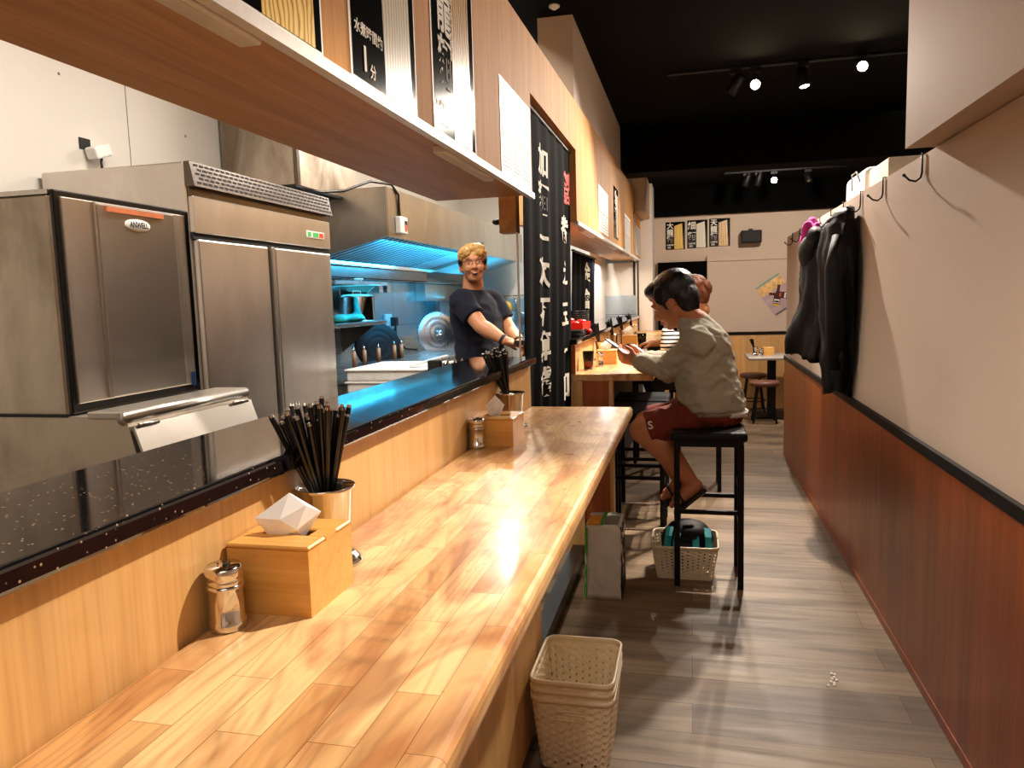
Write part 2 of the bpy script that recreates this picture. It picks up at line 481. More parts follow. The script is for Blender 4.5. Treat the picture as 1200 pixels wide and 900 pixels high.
# far wall, with its pale oak wainscot and black rail
w = MB()
w.box((-.45, 9.60, .93), (.19, 9.75, 2.7), 'warmwall'); w.box((.19, 9.60, .93), (4.2, 9.75, 2.7), 'warmwall')
w.box((-.45, 9.58, 0), (4.2, 9.62, .90), 'farwood')
w.box((-.45, 9.57, .90), (4.2, 9.62, .93), 'blackmetal')
struct('wall_back', w)
struct('trim_3', MB().box((.19, 9.545, .94), (2.6, 9.585, 1.80)).box((.19, 9.53, 1.80), (2.6, 9.60, 1.87)), 'warmwall', 'raised white board on the far wall')
struct('trim_4', MB().box((-.40, 9.54, .93), (.185, 9.59, 1.81)), 'blackpaint', 'black panel on the far wall')
struct('wall_left', MB().box((-.60, 9.05, 0), (-.44, 9.60, 2.70)), 'white', 'white column at the end of the counter')
struct('trim_5', MB().box((-.80, 4.15, 2.30), (-.61, 6.92, 2.90)), 'warmwall', 'white boxed duct above the oak cabinets')
struct('trim_6', MB().box((-1.0, 8.2, 2.30), (-.47, 9.05, 2.70)), 'warmwall', 'white bulkhead at the end of the cabinets')
struct('wall_front', MB().box((-3.0, -2.3, 0), (4.2, -2.2, 3.0)), 'warmwall')
struct('wall_right', MB().box((4.1, -2.2, 0), (4.2, 10.2, 3.0)), 'warmwall')
# partition of the aisle
p = MB(); p.box((.79, -2.2, 0), (.86, 6.80, 1.863))
struct('wall_partition', p, 'warmwall', 'white partition along the aisle')
wn = MB()
wn.box((.778, -2.2, .035), (.79, 6.80, .83), 'cherry'); wn.box((.79, 6.80, .0), (.86, 6.806, .83), 'cherry')
struct('trim_7', wn, None, 'cherry wood wainscot of the partition')
struct('trim_8', MB().box((.772, -2.2, .83), (.79, 6.81, .866)).box((.79, 6.80, .83), (.86, 6.81, .866)), 'blackmetal', 'black rail on the wainscot')
struct('baseboard_right', MB().box((.774, -2.2, 0), (.79, 6.80, .035)), 'cherry')
struct('wall_upper', MB().box((.70, -2.2, 1.867), (1.0, 2.83, 2.90)).box((.80, -2.2, 1.862), (.86, 2.83, 1.868)), 'warmwall', 'beige bulkhead above the near partition')
# kitchen shell
struct('wall_kitchen', MB().box((-2.82, -2.2, 0), (-2.72, 10.0, 3.2)), 'kitchenwall', 'white kitchen side wall')
sm = MB()
for y in (3.31, 4.25, 4.42, 4.69, 5.3, 6.6): sm.box((-2.722, y, 1.0), (-2.7195, y + .005, 3.1), 'ink')
for (y, z) in ((1.95, 2.35), (2.2, 2.0), (3.75, 2.35), (2.9, 2.45)): sm.box((-2.7215, y, z), (-2.7195, y + .012, z + .012), 'ink')
struct('trim_9', sm, None, 'board joints and screw heads of the kitchen wall')
struct('wall_kitchen_end', MB().box((-2.72, 8.9, 0), (-1.03, 9.0, 3.1)), 'kitchenwall')
struct('wall_end', MB().box((-1.03, 8.98, 0), (-.62, 9.04, 1.80)), 'kitchenwall')
struct('ceiling_kitchen', MB().box((-2.82, -2.2, 3.1), (-.98, 9.05, 3.2)), 'kitchenwall')
struct('wall_kitchen_near', MB().box((-2.82, -2.3, 0), (-.98, -2.2, 3.2)), 'kitchenwall')

# splash of steel behind the cook line
tag(MB().box((-2.7199, 4.7, .945), (-2.705, 8.6, 1.66)).build('steel_splashback', None, 'splash'),
    'stained steel splashback behind the cooking line under the extractor hood', 'splashback')

# ================================================================== NEAR COUNTER
ct = thing('bar_counter', (-.40, 1.0, 0), 'long glossy butcher-block bar counter in the foreground on oak panels', 'counter')
b = MB(); b.bev((-.598, -.9, .962), (-.21, 2.76, 1.0), .012); b.build('worktop', ct, 'butcher')
b = MB(); b.box((-.60, -.9, .03), (-.49, 2.36, .962)); b.build('front_panel', ct, 'panel')
b = MB(); b.box((-.60, -.9, 0), (-.50, 2.35, .03)); b.build('toe_kick', ct, 'black')
b = MB(); b.box((-.56, 2.70, .90), (-.30, 2.73, .962)); b.build('cross_bar', ct, 'black')

# divider carrying the black granite ledge
dv = thing('counter_divider', (-.70, 1.0, 0), 'oak laminate upstand behind the near counter below the black ledge', 'partition')
MB().box((-.70, -.9, .96), (-.60, 2.80, 1.155)).build('oak_panel', dv, 'panel')
MB().box((-.70, -.9, 0), (-.625, 2.76, .96)).build('tiled_base', dv, 'blacktile')
MB().box((-.625, 1.38, 0), (-.56, 3.90, .08)).build('kerb', dv, 'blacktile')
b = MB(); b.bev((-.825, -.9, 1.158), (-.575, 2.80, 1.186), .006)
tag(b.build('granite_ledge', None, 'granite'), 'speckled polished black granite ledge between near counter and kitchen', 'ledge')

# ================================================================== OVERHEAD CABINETS
def zb(y): return 1.79 + .006 * max(0, y - 3.0)
def zt(y): return 2.36 + .027 * (y - 2.0)
def cab(name, y0, y1, label, z0=None, x0=-.96):
    t = thing(name, (-.77, (y0 + y1) / 2, 1.79), label, 'cabinet')
    a, c = (zb(y0), zb(y1)) if z0 is None else (z0, z0)
    MB().hexa([(-.592, y0, a), (-.58, y0, a), (-.58, y1, c), (-.592, y1, c), (-.592, y0, zt(y0)), (-.58, y0, zt(y0)), (-.58, y1, zt(y1)), (-.592, y1, zt(y1))]).build('fascia', t, 'fascia')
    MB().hexa([(x0, y0, a + .002), (-.592, y0, a + .002), (-.592, y1, c + .002), (x0, y1, c + .002), (x0, y0, a + .02), (-.592, y0, a + .02), (-.592, y1, c + .02), (x0, y1, c + .02)]).build('soffit', t, 'under')
    MB().hexa([(x0 + .01, y0, a + .02), (-.592, y0, a + .02), (-.592, y1, c + .02), (x0 + .01, y1, c + .02), (x0 + .01, y0, zt(y0)), (-.592, y0, zt(y0)), (-.592, y1, zt(y1)), (x0 + .01, y1, zt(y1))]).build('carcass', t, 'panel')
    return t
cab1 = cab('overhead_cabinet', -1.2, 2.83, 'long oak overhead cabinet above the near counter carrying the noodle posters')
cabh = cab('overhead_cabinet', 2.832, 3.968, 'oak fascia panel bridging the curtained kitchen doorway', 2.165, -.66)
cab2 = cab('overhead_cabinet', 3.97, 9.04, 'farther oak overhead cabinet above the second counter with small menus', None, -.90)
def rail(y0, y1, par):
    a, c = zb(y0), zb(y1)
    MB().hexa([(-.592, y0, a - .012), (-.572, y0, a - .012), (-.572, y1, c - .012), (-.592, y1, c - .012), (-.592, y0, a + .008), (-.572, y0, a + .008), (-.572, y1, c + .008), (-.592, y1, c + .008)]).build('edge_trim', par, 'whitetrim')
rail(-1.2, 2.83, cab1); rail(3.97, 9.04, cab2)
# wood board hanging at the doorway side and white door jamb
tag(MB().box((-.72, 2.86, 1.66), (-.655, 2.93, 2.166), 'under').build('oak_post'), 'short oak post left of the black doorway curtain', 'post')
tag(MB().box((-.655, 2.862, .95), (-.648, 2.868, 1.66), 'whitetrim').build('door_jamb'), 'thin white jamb strip left of the black doorway curtain', 'jamb')
kn = MB(); kn.ell((-.735, 2.88, 1.705), (.018, .018, .012), 'blackplastic'); tag(kn.build('door_knob'), 'small black knob beside the oak post at the doorway', 'knob')

# LED bars below the cabinets
def ledbar(y0, y1, label, xw=.035):
    z = zb((y0 + y1) / 2)
    t = thing('led_bar', (-.612, (y0 + y1) / 2, z), label, 'lamp', 'white lamp bars under the overhead cabinets')
    MB().bev((-.612 - xw/2, y0, z - .018), (-.612 + xw/2, y1, z + .0015), .004, seg=2).build('housing', t, 'whitetrim')
    MB().bev((-.612 - xw/2 + .005, y0 + .01, z - .0205), (-.612 + xw/2 - .005, y1 - .01, z - .0175), .001, seg=1).build('diffuser', t, 'ledwhite')
ledbar(.40, 1.01, 'white lamp bar under the near cabinet, nearest the camera')
ledbar(1.84, 2.32, 'white lamp bar under the near cabinet below the menu sheet')
for i, (a, c) in enumerate(((4.35, 4.85), (5.75, 6.3), (7.0, 7.5), (8.2, 8.7))):
    ledbar(a, c, ['first', 'second', 'third', 'fourth'][i] + ' white lamp bar from the curtain under the farther cabinet')

# ---------------------------------------------------------------- posters on the fascia
FX = -.5795
def poster(y0, y1, z0, z1, label, noodle, ny0, ny1, glyphs, group=None):
    """black poster with a picture of noodles; lies on the fascia (faces +X)"""
    t = thing('noodle_poster', (FX, (y0 + y1) / 2, z0), label, 'poster', group)
    MB().box((FX, y0, z0), (FX + .0012, y1, z1)).build('sheet', t, 'paper')
    MB().box((FX + .0012, y0 + .008, z0 + .006), (FX + .0018, y1 - .006, z1 - .006)).build('black_print', t, 'glossblack')
    MB().hexa([(FX + .0018, ny0, z0 + .006), (FX + .0024, ny0, z0 + .006), (FX + .0024, ny1, z0 + .006), (FX + .0018, ny1, z0 + .006),
               (FX + .0018, ny0 - .006, z1 - .045), (FX + .0024, ny0 - .006, z1 - .045), (FX + .0024, ny1 - .008, z1 - .03), (FX + .0018, ny1 - .008, z1 - .03)]).build('noodle_picture', t, noodle)
    for (s, size, y, z, sx) in glyphs:
        g = MB(); g.text(s, size, (FX + .003, y, z), (0, 1, 0), (0, 0, 1), None, .022, sx=sx)
        g.build('lettering', t, 'charwhite', fixn=False)
    return t
poster(.78, 1.166, 1.80, 2.36, 'black poster with yellow wavy noodles, nearest of the three on the oak cabinet', 'noodley', .985, 1.138,
       [('大', .11, .885, 2.26, 1), ('龍', .11, .885, 2.13, 1), ('麵', .11, .885, 2.0, 1)])
poster(1.27, 1.60, 1.80, 2.36, 'black poster with white straight noodles, middle of the three on the oak cabinet', 'noodlew', 1.425, 1.568,
       [('細', .13, 1.35, 2.26, 1), ('麵', .13, 1.35, 2.10, 1), ('水煮時間約', .0255, 1.350, 1.893, 1), ('1', .062, 1.328, 1.843, 1.1), ('分', .028, 1.362, 1.828, 1)])
poster(1.71, 2.062, 1.80, 2.36, 'black poster with brown-flecked noodles beside the menu sheet', 'noodleb', 1.868, 2.02,
       [('天', .12, 1.805, 2.235, .9), ('龍', .125, 1.805, 2.09, .9), ('麵', .125, 1.805, 1.965, .9), ('水煮時間約', .026, 1.79, 1.865, 1), ('3分', .034, 1.79, 1.835, 1)]
       + [(c, .024, 1.856, 2.24 - i * .034, 1) for i, c in enumerate('微辣二號全麥香濃')])

def menu_sheet(y0, y1, z0, z1, label, cols, rows, group=None, reds=True):
    t = thing('menu_sheet', (FX, (y0 + y1) / 2, z0), label, 'menu', group)
    MB().box((FX, y0, z0), (FX + .0012, y1, z1)).build('sheet', t, 'paper')
    g = MB(); rnd = random.Random(int(y0 * 100))
    x0, x1 = FX + .0012, FX + .0017
    cw = (y1 - y0 - .03) / cols
    for half in (0, 1):
        zt_ = z1 - .02 - half * (z1 - z0 - .03) / 2
        for c in range(cols):
            ya = y0 + .015 + c * cw
            hh = (z1 - z0 - .04) / 2
            g.box((x0, ya + cw*.08, zt_ - hh*.13), (x1, ya + cw*.55, zt_ - hh*.06), 'inkgold')
            g.box((x0, ya + cw*.60, zt_ - hh*.16), (x1, ya + cw*.86, zt_ - hh*.04), 'inkred')
            for r in range(rows):
                zz = zt_ - hh * (.26 + .70 * r / rows)
                yy = ya + cw * .08
                while yy < ya + cw * .62:
                    wch = cw * rnd.uniform(.06, .1)
                    g.box((x0, yy, zz - hh*.032), (x1, yy + wch, zz), 'ink'); yy += wch * 1.35
                g.box((x0, ya + cw*.74, zz - hh*.03), (x1, ya + cw*.88, zz), 'ink')
            g.box((x0, ya + cw*.98, zt_ - hh*.95), (x1, ya + cw*.995, zt_ - hh*.05), 'ink')
            g.box((x0, ya, zt_ - hh*.99), (x1, ya + cw*.95, zt_ - hh*.975), 'ink')
        g.ell((x0, y0 + .022, zt_ - .004), (.0006, .011, .011), 'inkblue', nu=12, nv=8)
        g.ell((x0, y0 + .03, zt_ - .018), (.0006, .009, .009), 'inkred', nu=12, nv=8)
    g.build('print', t, fixn=False)
    return t
menu_sheet(2.352, 2.81, 1.80, 2.10, 'white menu sheet with small red and grey print beside the black curtain', 3, 7)
menu_sheet(4.945, 5.51, 1.835, 2.13, 'small white menu sheet nearest the curtain on the farther cabinet', 3, 5)
menu_sheet(6.90, 7.56, 1.825, 2.15, 'small white menu sheet between the two black banners on the farther cabinet', 3, 5)
menu_sheet(8.32, 8.98, 1.86, 2.17, 'farthest white menu sheet at the end of the farther cabinet', 3, 5)
def banner(y0, y1, z0, z1, label, nd, gl):
    t = thing('noodle_poster', (FX, (y0 + y1) / 2, z0), label, 'poster')
    MB().box((FX, y0, z0), (FX + .0012, y1, z1)).build('sheet', t, 'glossblack')
    MB().box((FX + .0012, y0 + .55 * (y1 - y0), z0 + .02), (FX + .0018, y1 - .03, z1 - .05)).build('noodle_picture', t, nd)
    g = MB()
    for i, c in enumerate(gl): g.text(c, .13, (FX + .002, y0 + .14, z1 - .09 - .13 * i), (0, 1, 0), (0, 0, 1), None, .02)
    g.build('lettering', t, 'charwhite', fixn=False)
banner(5.92, 6.29, 1.86, 2.26, 'narrow black noodle poster with white characters right of the first small menu', 'noodlew', '細麵')
banner(8.0, 8.27, 1.845, 2.29, 'narrow black noodle poster before the farthest small menu', 'noodleb', '天龍麵')

# ---------------------------------------------------------------- doorway curtains (noren)
def noren(name, label, y0, y1, z0, z1, x, amp, waves, cols, slit=None):
    t = thing(name, (x, (y0 + y1) / 2, z1), label, 'curtain')
    def fx(y, z):
        k = (z1 - z) / (z1 - z0)
        return x - .02 * k + amp * (.3 + .7 * k) * math.sin(waves * (y - y0) / (y1 - y0) * 2 * PI + .6 * math.sin(z * 3))
    ny, nz = 90, 40; vs = []; fs = []
    for j in range(nz + 1):
        for i in range(ny + 1):
            y = y0 + (y1 - y0) * i / ny; z = z0 + (z1 - z0) * j / nz; vs.append((fx(y, z), y, z))
    o = (ny + 1) * (nz + 1)
    vs += [(a - .004, b_, c) for a, b_, c in vs]
    for j in range(nz):
        for i in range(ny):
            k = j * (ny + 1) + i
            fs.append((k, k + 1, k + ny + 2, k + ny + 1)); fs.append((o + k, o + k + ny + 1, o + k + ny + 2, o + k + 1))
    MB().add(vs, fs, None, True).build('cloth', t, 'cloth', fixn=False)
    for (s, y, z, sz, m, sx) in cols:
        g = MB(); g.text(s, sz, (0, y, z), (0, 1, 0), (0, 0, 1), m, .03, sx=sx); g.refine(.018)
        for k in range(len(g.v)):
            _, yy, zz = g.v[k]; g.v[k] = (fx(yy, zz) + .003, yy, zz)
        g.build('character', t, fixn=False)
    MB().cyl((x, y0 - .03, z1 - .012), (x, y1 + .03, z1 - .012), .009, None, None, 12).build('rod', t, 'blackmetal')
    return t
c1 = [(c, 3.232, z, s, 'charwhite', 1.7) for c, z, s in (('加', 1.978, .13), ('麵', 1.82, .14), ('一', 1.655, .12), ('次', 1.507, .135), ('不', 1.34, .135), ('算', 1.187, .135), ('錢', 1.025, .14))]
c2 = [('創', 3.865, 1.99, .09, 'charred', 1.9), ('品', 3.865, 1.915, .085, 'charred', 1.9)] + \
     [(c, 3.80, z, s, 'charwhite', 1.6) for c, z, s in (('替', 1.735, .135), ('え', 1.521, .13), ('玉', 1.316, .13), ('一', 1.129, .10), ('回', .945, .13))]
noren('noren_curtain', 'tall black doorway curtain with large white characters and a red seal', 2.875, 3.985, .80, 2.165, -.615, .010, 5.5, c1 + c2)
noren('noren_curtain', 'black inner curtain with white characters behind the bowls of the second counter', 6.10, 7.55, .95, 1.80, -.93, .012, 5,
      [('金', 6.95, 1.62, .19, 'charwhite', 1.9), ('會', 6.95, 1.38, .19, 'charwhite', 1.9)])

# ---------------------------------------------------------------- ceiling lights
def track_head(name, pos, aim, label, lit=True, group='black track spotlights'):
    pos = V(pos); t = thing(name, pos, label, 'spotlight', group)
    a = (V(aim) - pos).normalized()
    q = V((0, 0, 1)).rotation_difference(a).to_matrix()
    top = 2.90 if pos.y < 7 else 2.70
    m = MB(); m.lathe([(.0, -.075), (.028, -.075), (.034, -.06), (.036, .055), (.033, .06), (.030, .05), (.0, .05)], pos, None, 24, a)
    m.build('housing', t, 'blackmetal')
    l = MB(); l.lathe([(0, .0535), (.029, .0535), (.029, .051), (0, .051)], pos, None, 24, a); l.build('lens', t, 'lens' if lit else 'chrome')
    s = MB(); s.cyl(pos + V((0, 0, .02)), (pos.x, pos.y, top - .02), .006, None, None, 10)
    s.bev((pos.x - .035, pos.y - .018, top - .05), (pos.x + .035, pos.y + .018, top - .018), .004, seg=2); s.build('stem', t, 'blackmetal')
    return t
L1 = (.416, 5.40, 2.78); L2 = (1.043, 5.27, 2.80); L3 = (.86, 8.6, 2.60)
def rail_track(x0, x1, y, z, label):
    t = thing('light_track', ((x0 + x1) / 2, y, z), label, 'light track')
    MB().bev((x0, y - .018, z - .018), (x1, y + .018, z), .003, seg=1).build('channel', t, 'blackmetal')
rail_track(-.15, 1.5, 5.40, 2.90, 'black ceiling light track carrying the nearer spotlights')
rail_track(.35, 1.6, 8.6, 2.70, 'black ceiling light track over the far end of the room')
track_head('track_spotlight', L1, (.15, 1.0, 1.0), 'lit spotlight near the middle of the nearer ceiling track')
track_head('track_spotlight', L2, (.5, 1.0, .9), 'lit spotlight on the right end of the nearer ceiling track')
track_head('track_spotlight', (.29, 5.40, 2.78), (-.6, 5.9, 1.6), 'spotlight turned sideways left of the lit one on the nearer track', False)
track_head('track_spotlight', (.71, 5.38, 2.78), (1.0, 5.1, 1.2), 'spotlight tilted right between the two lit ones on the nearer track', True)
track_head('track_spotlight', L3, (.4, 4.0, 1.0), 'lit spotlight on the far ceiling track above the wall speaker')
track_head('track_spotlight', (.58, 8.6, 2.60), (.0, 8.9, 1.0), 'sideways spotlight left of the lit one on the far track', False)
track_head('track_spotlight', (.70, 8.6, 2.60), (.4, 8.8, 1.4), 'tilted spotlight beside the lit one on the far track', False)
track_head('track_spotlight', (1.2, 8.6, 2.60), (1.4, 7.9, 1.4), 'unlit spotlight right of the lit one on the far track', False)
s = MB(); s.lathe([(0, .002), (.028, .002), (.028, -.006), (.02, -.012), (.008, -.02), (0, -.02)], (-.68, 4.0, 2.898)); tag(s.build('smoke_detector', None, 'whitetrim'), 'small round white smoke detector on the black ceiling', 'smoke detector')

# ---------------------------------------------------------------- far wall things
def wall_poster(x0, x1, z0, z1, label, nd, gl):
    Y = 9.598
    t = thing('noodle_poster', ((x0 + x1) / 2, Y, z0), label, 'poster', 'row of noodle posters on the far wall')
    MB().box((x0, Y - .002, z0), (x1, Y, z1)).build('sheet', t, 'glossblack')
    MB().hexa([(x0 + .45*(x1-x0), Y-.0035, z0 + .005), (x1 - .02, Y-.0035, z0 + .005), (x1 - .02, Y-.002, z0 + .005), (x0 + .45*(x1-x0), Y-.002, z0 + .005),
               (x0 + .45*(x1-x0), Y-.0035, z1 - .05), (x1 - .035, Y-.0035, z1 - .02), (x1 - .035, Y-.002, z1 - .02), (x0 + .45*(x1-x0), Y-.002, z1 - .05)]).build('noodle_picture', t, nd)
    g = MB()
    st = (z1 - z0 - .09) / len(gl)
    for i, c in enumerate(gl): g.text(c, min(st, .1), (x0 + .055, Y - .004, z1 - .01 - st * (i + .5)), (1, 0, 0), (0, 0, 1), None, .025)
    g.text('水煮時間', .02, (x0 + .055, Y - .004, z0 + .055), (1, 0, 0), (0, 0, 1), None, .02); g.text('3分', .03, (x0 + .045, Y - .004, z0 + .025), (1, 0, 0), (0, 0, 1), None, .02)
    g.build('lettering', t, 'charwhite', fixn=False)
wall_poster(-.305, -.072, 1.965, 2.30, 'black poster with yellow noodles, leftmost of three on the far wall', 'noodley', '大龍麵')
wall_poster(-.045, .195, 1.972, 2.31, 'black poster with pale noodles, middle of three on the far wall', 'noodlew', '細麵')
wall_poster(.215, .46, 1.98, 2.315, 'black poster with brown noodles, rightmost of three on the far wall', 'noodleb', '天龍麵')
sp = thing('wall_speaker', (.695, 9.53, 2.0), 'small black loudspeaker high on the far wall', 'speaker')
m = MB(); m.bev((.575, 9.44, 1.995), (.815, 9.56, 2.145), .015); m.build('cabinet', sp, 'blackplastic')
m = MB(); m.bev((.588, 9.43, 2.008), (.802, 9.445, 2.132), .006); m.build('grille', sp, 'black')
m = MB(); m.box((.67, 9.55, 2.03), (.72, 9.60, 2.17)); m.build('bracket', sp, 'blackmetal')
# tilted drinks poster
dp = thing('drink_poster', (.95, 9.54, 1.12), 'tilted pale poster with two brown bottles on the far white board', 'poster')
ang = math.radians(34); ux = V((math.cos(ang), 0, math.sin(ang))); uz = V((-math.sin(ang), 0, math.cos(ang))); O = V((.985, 9.541, 1.11))
def pq(a, b_, c, d, e, m, mb): # rect in poster coords
    mb.add([O + ux*a + uz*b_ - V((0, e, 0)), O + ux*c + uz*b_ - V((0, e, 0)), O + ux*c + uz*d - V((0, e, 0)), O + ux*a + uz*d - V((0, e, 0))], [(0, 1, 2, 3)], m)
m = MB(); m.hexa([O, O + ux*.32, O + ux*.32 + V((0, .002, 0)), O + V((0, .002, 0)), O + uz*.42, O + uz*.42 + ux*.32, O + uz*.42 + ux*.32 + V((0, .002, 0)), O + uz*.42 + V((0, .002, 0))]); m.build('sheet', dp, 'photo2')
m = MB(); pq(0, .28, .32, .40, .001, 'photo1', m); pq(0, .40, .32, .42, .0015, 'photo3', m); pq(.02, .01, .28, .03, .0015, 'ink', m); m.build('printed_bands', dp, fixn=False)
def bottle_pic(cx, cz, tilt, k, e=0):
    u = V((math.cos(tilt), 0, math.sin(tilt))); w_ = V((-math.sin(tilt), 0, math.cos(tilt))); c = V((cx, 9.5385 - e, cz))
    pr = [(.035, 0), (.038, .06), (.036, .12), (.016, .17), (.014, .22), (.016, .222), (.016, .24)]
    vs = [c + u * r * k + w_ * z * k for r, z in pr] + [c - u * r * k + w_ * z * k for r, z in pr[::-1]]
    m = MB(); m.add(vs, [list(range(len(vs)))], 'bottleink')
    for z0, z1, r, mt in ((.03, .075, .03, 'paper'), (.04, .06, .026, 'ink'), (.0, .02, .034, 'yellow'), (.11, .13, .02, 'inkred')):
        m.add([c + u*r*k + w_*z0*k - V((0, .001, 0)), c - u*r*k + w_*z0*k - V((0, .001, 0)), c - u*r*k + w_*z1*k - V((0, .001, 0)), c + u*r*k + w_*z1*k - V((0, .001, 0))], [(0, 1, 2, 3)], mt)
    m.build('bottle_picture', dp, fixn=False)
bottle_pic(.99, 1.245, -.12, 1.05); bottle_pic(1.16, 1.36, 1.45, 1.05, .0015)
# ================================================================== KITCHEN
# two-door upright fridge
fr = thing('upright_fridge', (-2.33, 3.34, 0), 'tall two-door stainless upright fridge with slotted top grille', 'fridge')
m = MB(); m.bev((-2.70, 2.735, .1), (-2.0, 3.945, 2.0), .006, seg=1); m.build('cabinet', fr, 'steelv')
m = MB(); m.box((-2.68, 2.76, 0), (-2.03, 3.92, .1)); m.build('plinth', fr, 'black')
for (y0, y1) in ((2.755, 3.285), (3.345, 3.93)):
    m = MB(); m.bev((-2.0, y0, .16), (-1.972, y1, 1.69), .008, seg=2); d = m.build('door', fr, 'steelv')
m = MB(); m.box((-2.0, 3.29, .16), (-1.985, 3.34, 1.69)); m.build('door_gap', fr, 'black')
m = MB(); m.bev((-2.0, 3.30, .16), (-1.96, 3.325, 1.69), .004, seg=1); m.build('handle', fr, 'satin')
m = MB(); m.bev((-2.0, 2.745, 1.715), (-1.974, 3.94, 1.865), .004, seg=1); m.build('control_panel', fr, 'steelv')
m = MB(); m.box((-1.9995, 2.745, 1.69), (-1.985, 3.94, 1.715)); m.build('seam', fr, 'black')
# slotted grille: sloping plate with rows of slots
g = MB(); g.hexa([(-2.0, 2.735, 1.90), (-1.955, 2.735, 1.90), (-1.955, 3.945, 1.90), (-2.0, 3.945, 1.90), (-2.0, 2.735, 2.0), (-1.975, 2.735, 2.0), (-1.975, 3.945, 2.0), (-2.0, 3.945, 2.0)])
grl = g.build('grille', fr, 'steeldark')
g = MB()
for r in range(5):
    z = 1.912 + r * .018; xx = -1.955 - .2 * (z - 1.90)
    y = 2.76 + (.018 if r % 2 else 0)
    while y < 3.91:
        g.hexa([(xx - .004, y, z), (xx + .0012, y, z), (xx + .0012, y + .026, z), (xx - .004, y + .026, z), (xx - .0058, y, z + .009), (xx - .0006, y, z + .009), (xx - .0006, y + .026, z + .009), (xx - .0058, y + .026, z + .009)]); y += .037
g.build('slots', grl, 'black')
m = MB(); m.box((-2.0, 2.745, 1.865), (-1.99, 3.94, 1.90)); m.build('shadow_gap', fr, 'steeldark')
dsp = MB(); dsp.bev((-1.975, 3.665, 1.762), (-1.968, 3.86, 1.800), .004, seg=2); dd = dsp.build('thermostat', fr, 'paper')
m = MB(); m.box((-1.9685, 3.73, 1.77), (-1.9665, 3.79, 1.793), 'greencol'); m.box((-1.9685, 3.80, 1.77), (-1.9665, 3.845, 1.793), 'redled'); m.box((-1.9685, 3.675, 1.77), (-1.9665, 3.705, 1.793), 'greencol'); m.build('display', dd, fixn=False)

# ice machine with a hinged bin flap
im = thing('ice_machine', (-1.86, 1.86, .8), 'stained stainless ice machine with black trimmed front, left of the fridge', 'ice machine')
m = MB(); m.bev((-2.25, 1.60, .6), (-1.565, 2.12, 1.70), .006, seg=1); m.build('cabinet', im, 'steeldull')
m = MB(); m.box((-2.25, 1.60, 1.700), (-1.565, 2.12, 1.712)); m.build('lid', im, 'steel')
def fq(y0, y1, z0, z1, x0, x1, name, mat, par, r=.0):
    k = MB()
    if r: k.bev((x0, y0, z0), (x1, y1, z1), r, seg=2)
    else: k.box((x0, y0, z0), (x1, y1, z1))
    return k.build(name, par, mat)
fq(1.605, 2.13, 1.14, 1.712, -1.568, -1.553, 'door_frame', 'blackplastic', im, .004)
fq(1.62, 2.095, 1.165, 1.695, -1.556, -1.545, 'front_panel', 'steelv', im, .003)
fq(1.735, 2.045, 1.168, 1.69, -1.546, -1.541, 'centre_panel', 'satin', im, .003)
fq(1.72, 1.728, 1.17, 1.692, -1.546, -1.5395, 'trim_strip', 'satin', im)
fq(2.095, 2.113, 1.17, 1.70, -1.556, -1.544, 'edge_strip', 'chrome', im)
hp = MB(); hp.box((-1.542, 1.765, 1.672), (-1.536, 1.99, 1.686)); hp.build('copper_strip', im, 'copper')
bd = MB(); bd.ell((-1.5405, 1.882, 1.644), (.0035, .052, .019), None, nu=28); bg = bd.build('badge', im, 'paper')
m = MB(); m.text('ANWELL', .0215, (-1.5355, 1.882, 1.644), (0, 1, 0), (0, 0, 1), 'glossblack', .03, sx=.86); m.build('brand_lettering', bg, fixn=False)
st = MB(); st.box((-1.5445, 2.075, 1.16), (-1.5425, 2.092, 1.205)); st.build('sticker', im, 'bluescreen')
rv = MB(); rv.ell((-1.75, 1.75, 1.712), (.03, .03, .022)); rv.build('top_cap', im, 'chrome')
# bin below with sloping flap
m = MB(); Y0, Y1 = 1.595, 2.125
m.add([(-2.25, Y0, .55), (-1.33, Y0, .55), (-1.33, Y0, .90), (-1.385, Y0, 1.125), (-1.44, Y0, 1.136), (-2.25, Y0, 1.136),
       (-2.25, Y1, .55), (-1.33, Y1, .55), (-1.33, Y1, .90), (-1.385, Y1, 1.125), (-1.44, Y1, 1.136), (-2.25, Y1, 1.136)],
      [(0,1,2,3,4,5), (11,10,9,8,7,6), (0,6,7,1), (1,7,8,2), (2,8,9,3), (3,9,10,4), (4,10,11,5), (5,11,6,0)])
m.build('ice_bin', im, 'steeldull')
m = MB(); m.tube([(-1.395, Y0 - .004, 1.132), (-1.395, Y1 + .004, 1.132)], .017, None, 14); m.bev((-1.50, Y0 - .004, 1.13), (-1.395, Y1 + .004, 1.149), .004, seg=2); m.build('bin_rim', im, 'satin')
m = MB(); m.hexa([(-1.318, Y0 + .006, .93), (-1.310, Y0 + .006, .93), (-1.310, Y1 - .004, .93), (-1.318, Y1 - .004, .93), (-1.378, Y0 + .006, 1.112), (-1.370, Y0 + .006, 1.112), (-1.370, Y1 - .004, 1.112), (-1.378, Y1 - .004, 1.112)])
fl = m.build('bin_flap', im, 'satin')
m = MB(); m.box((-2.25, 1.592, 1.134), (-1.56, 2.12, 1.142)); m.build('seam', im, 'black')
m = MB()
for y in (Y0 + .02, Y1 - .10): m = MB(); m.tube([(-1.366, y, 1.112), (-1.366, y + .07, 1.112)], .006, None, 10); m.build('hinge', fl, 'steel')

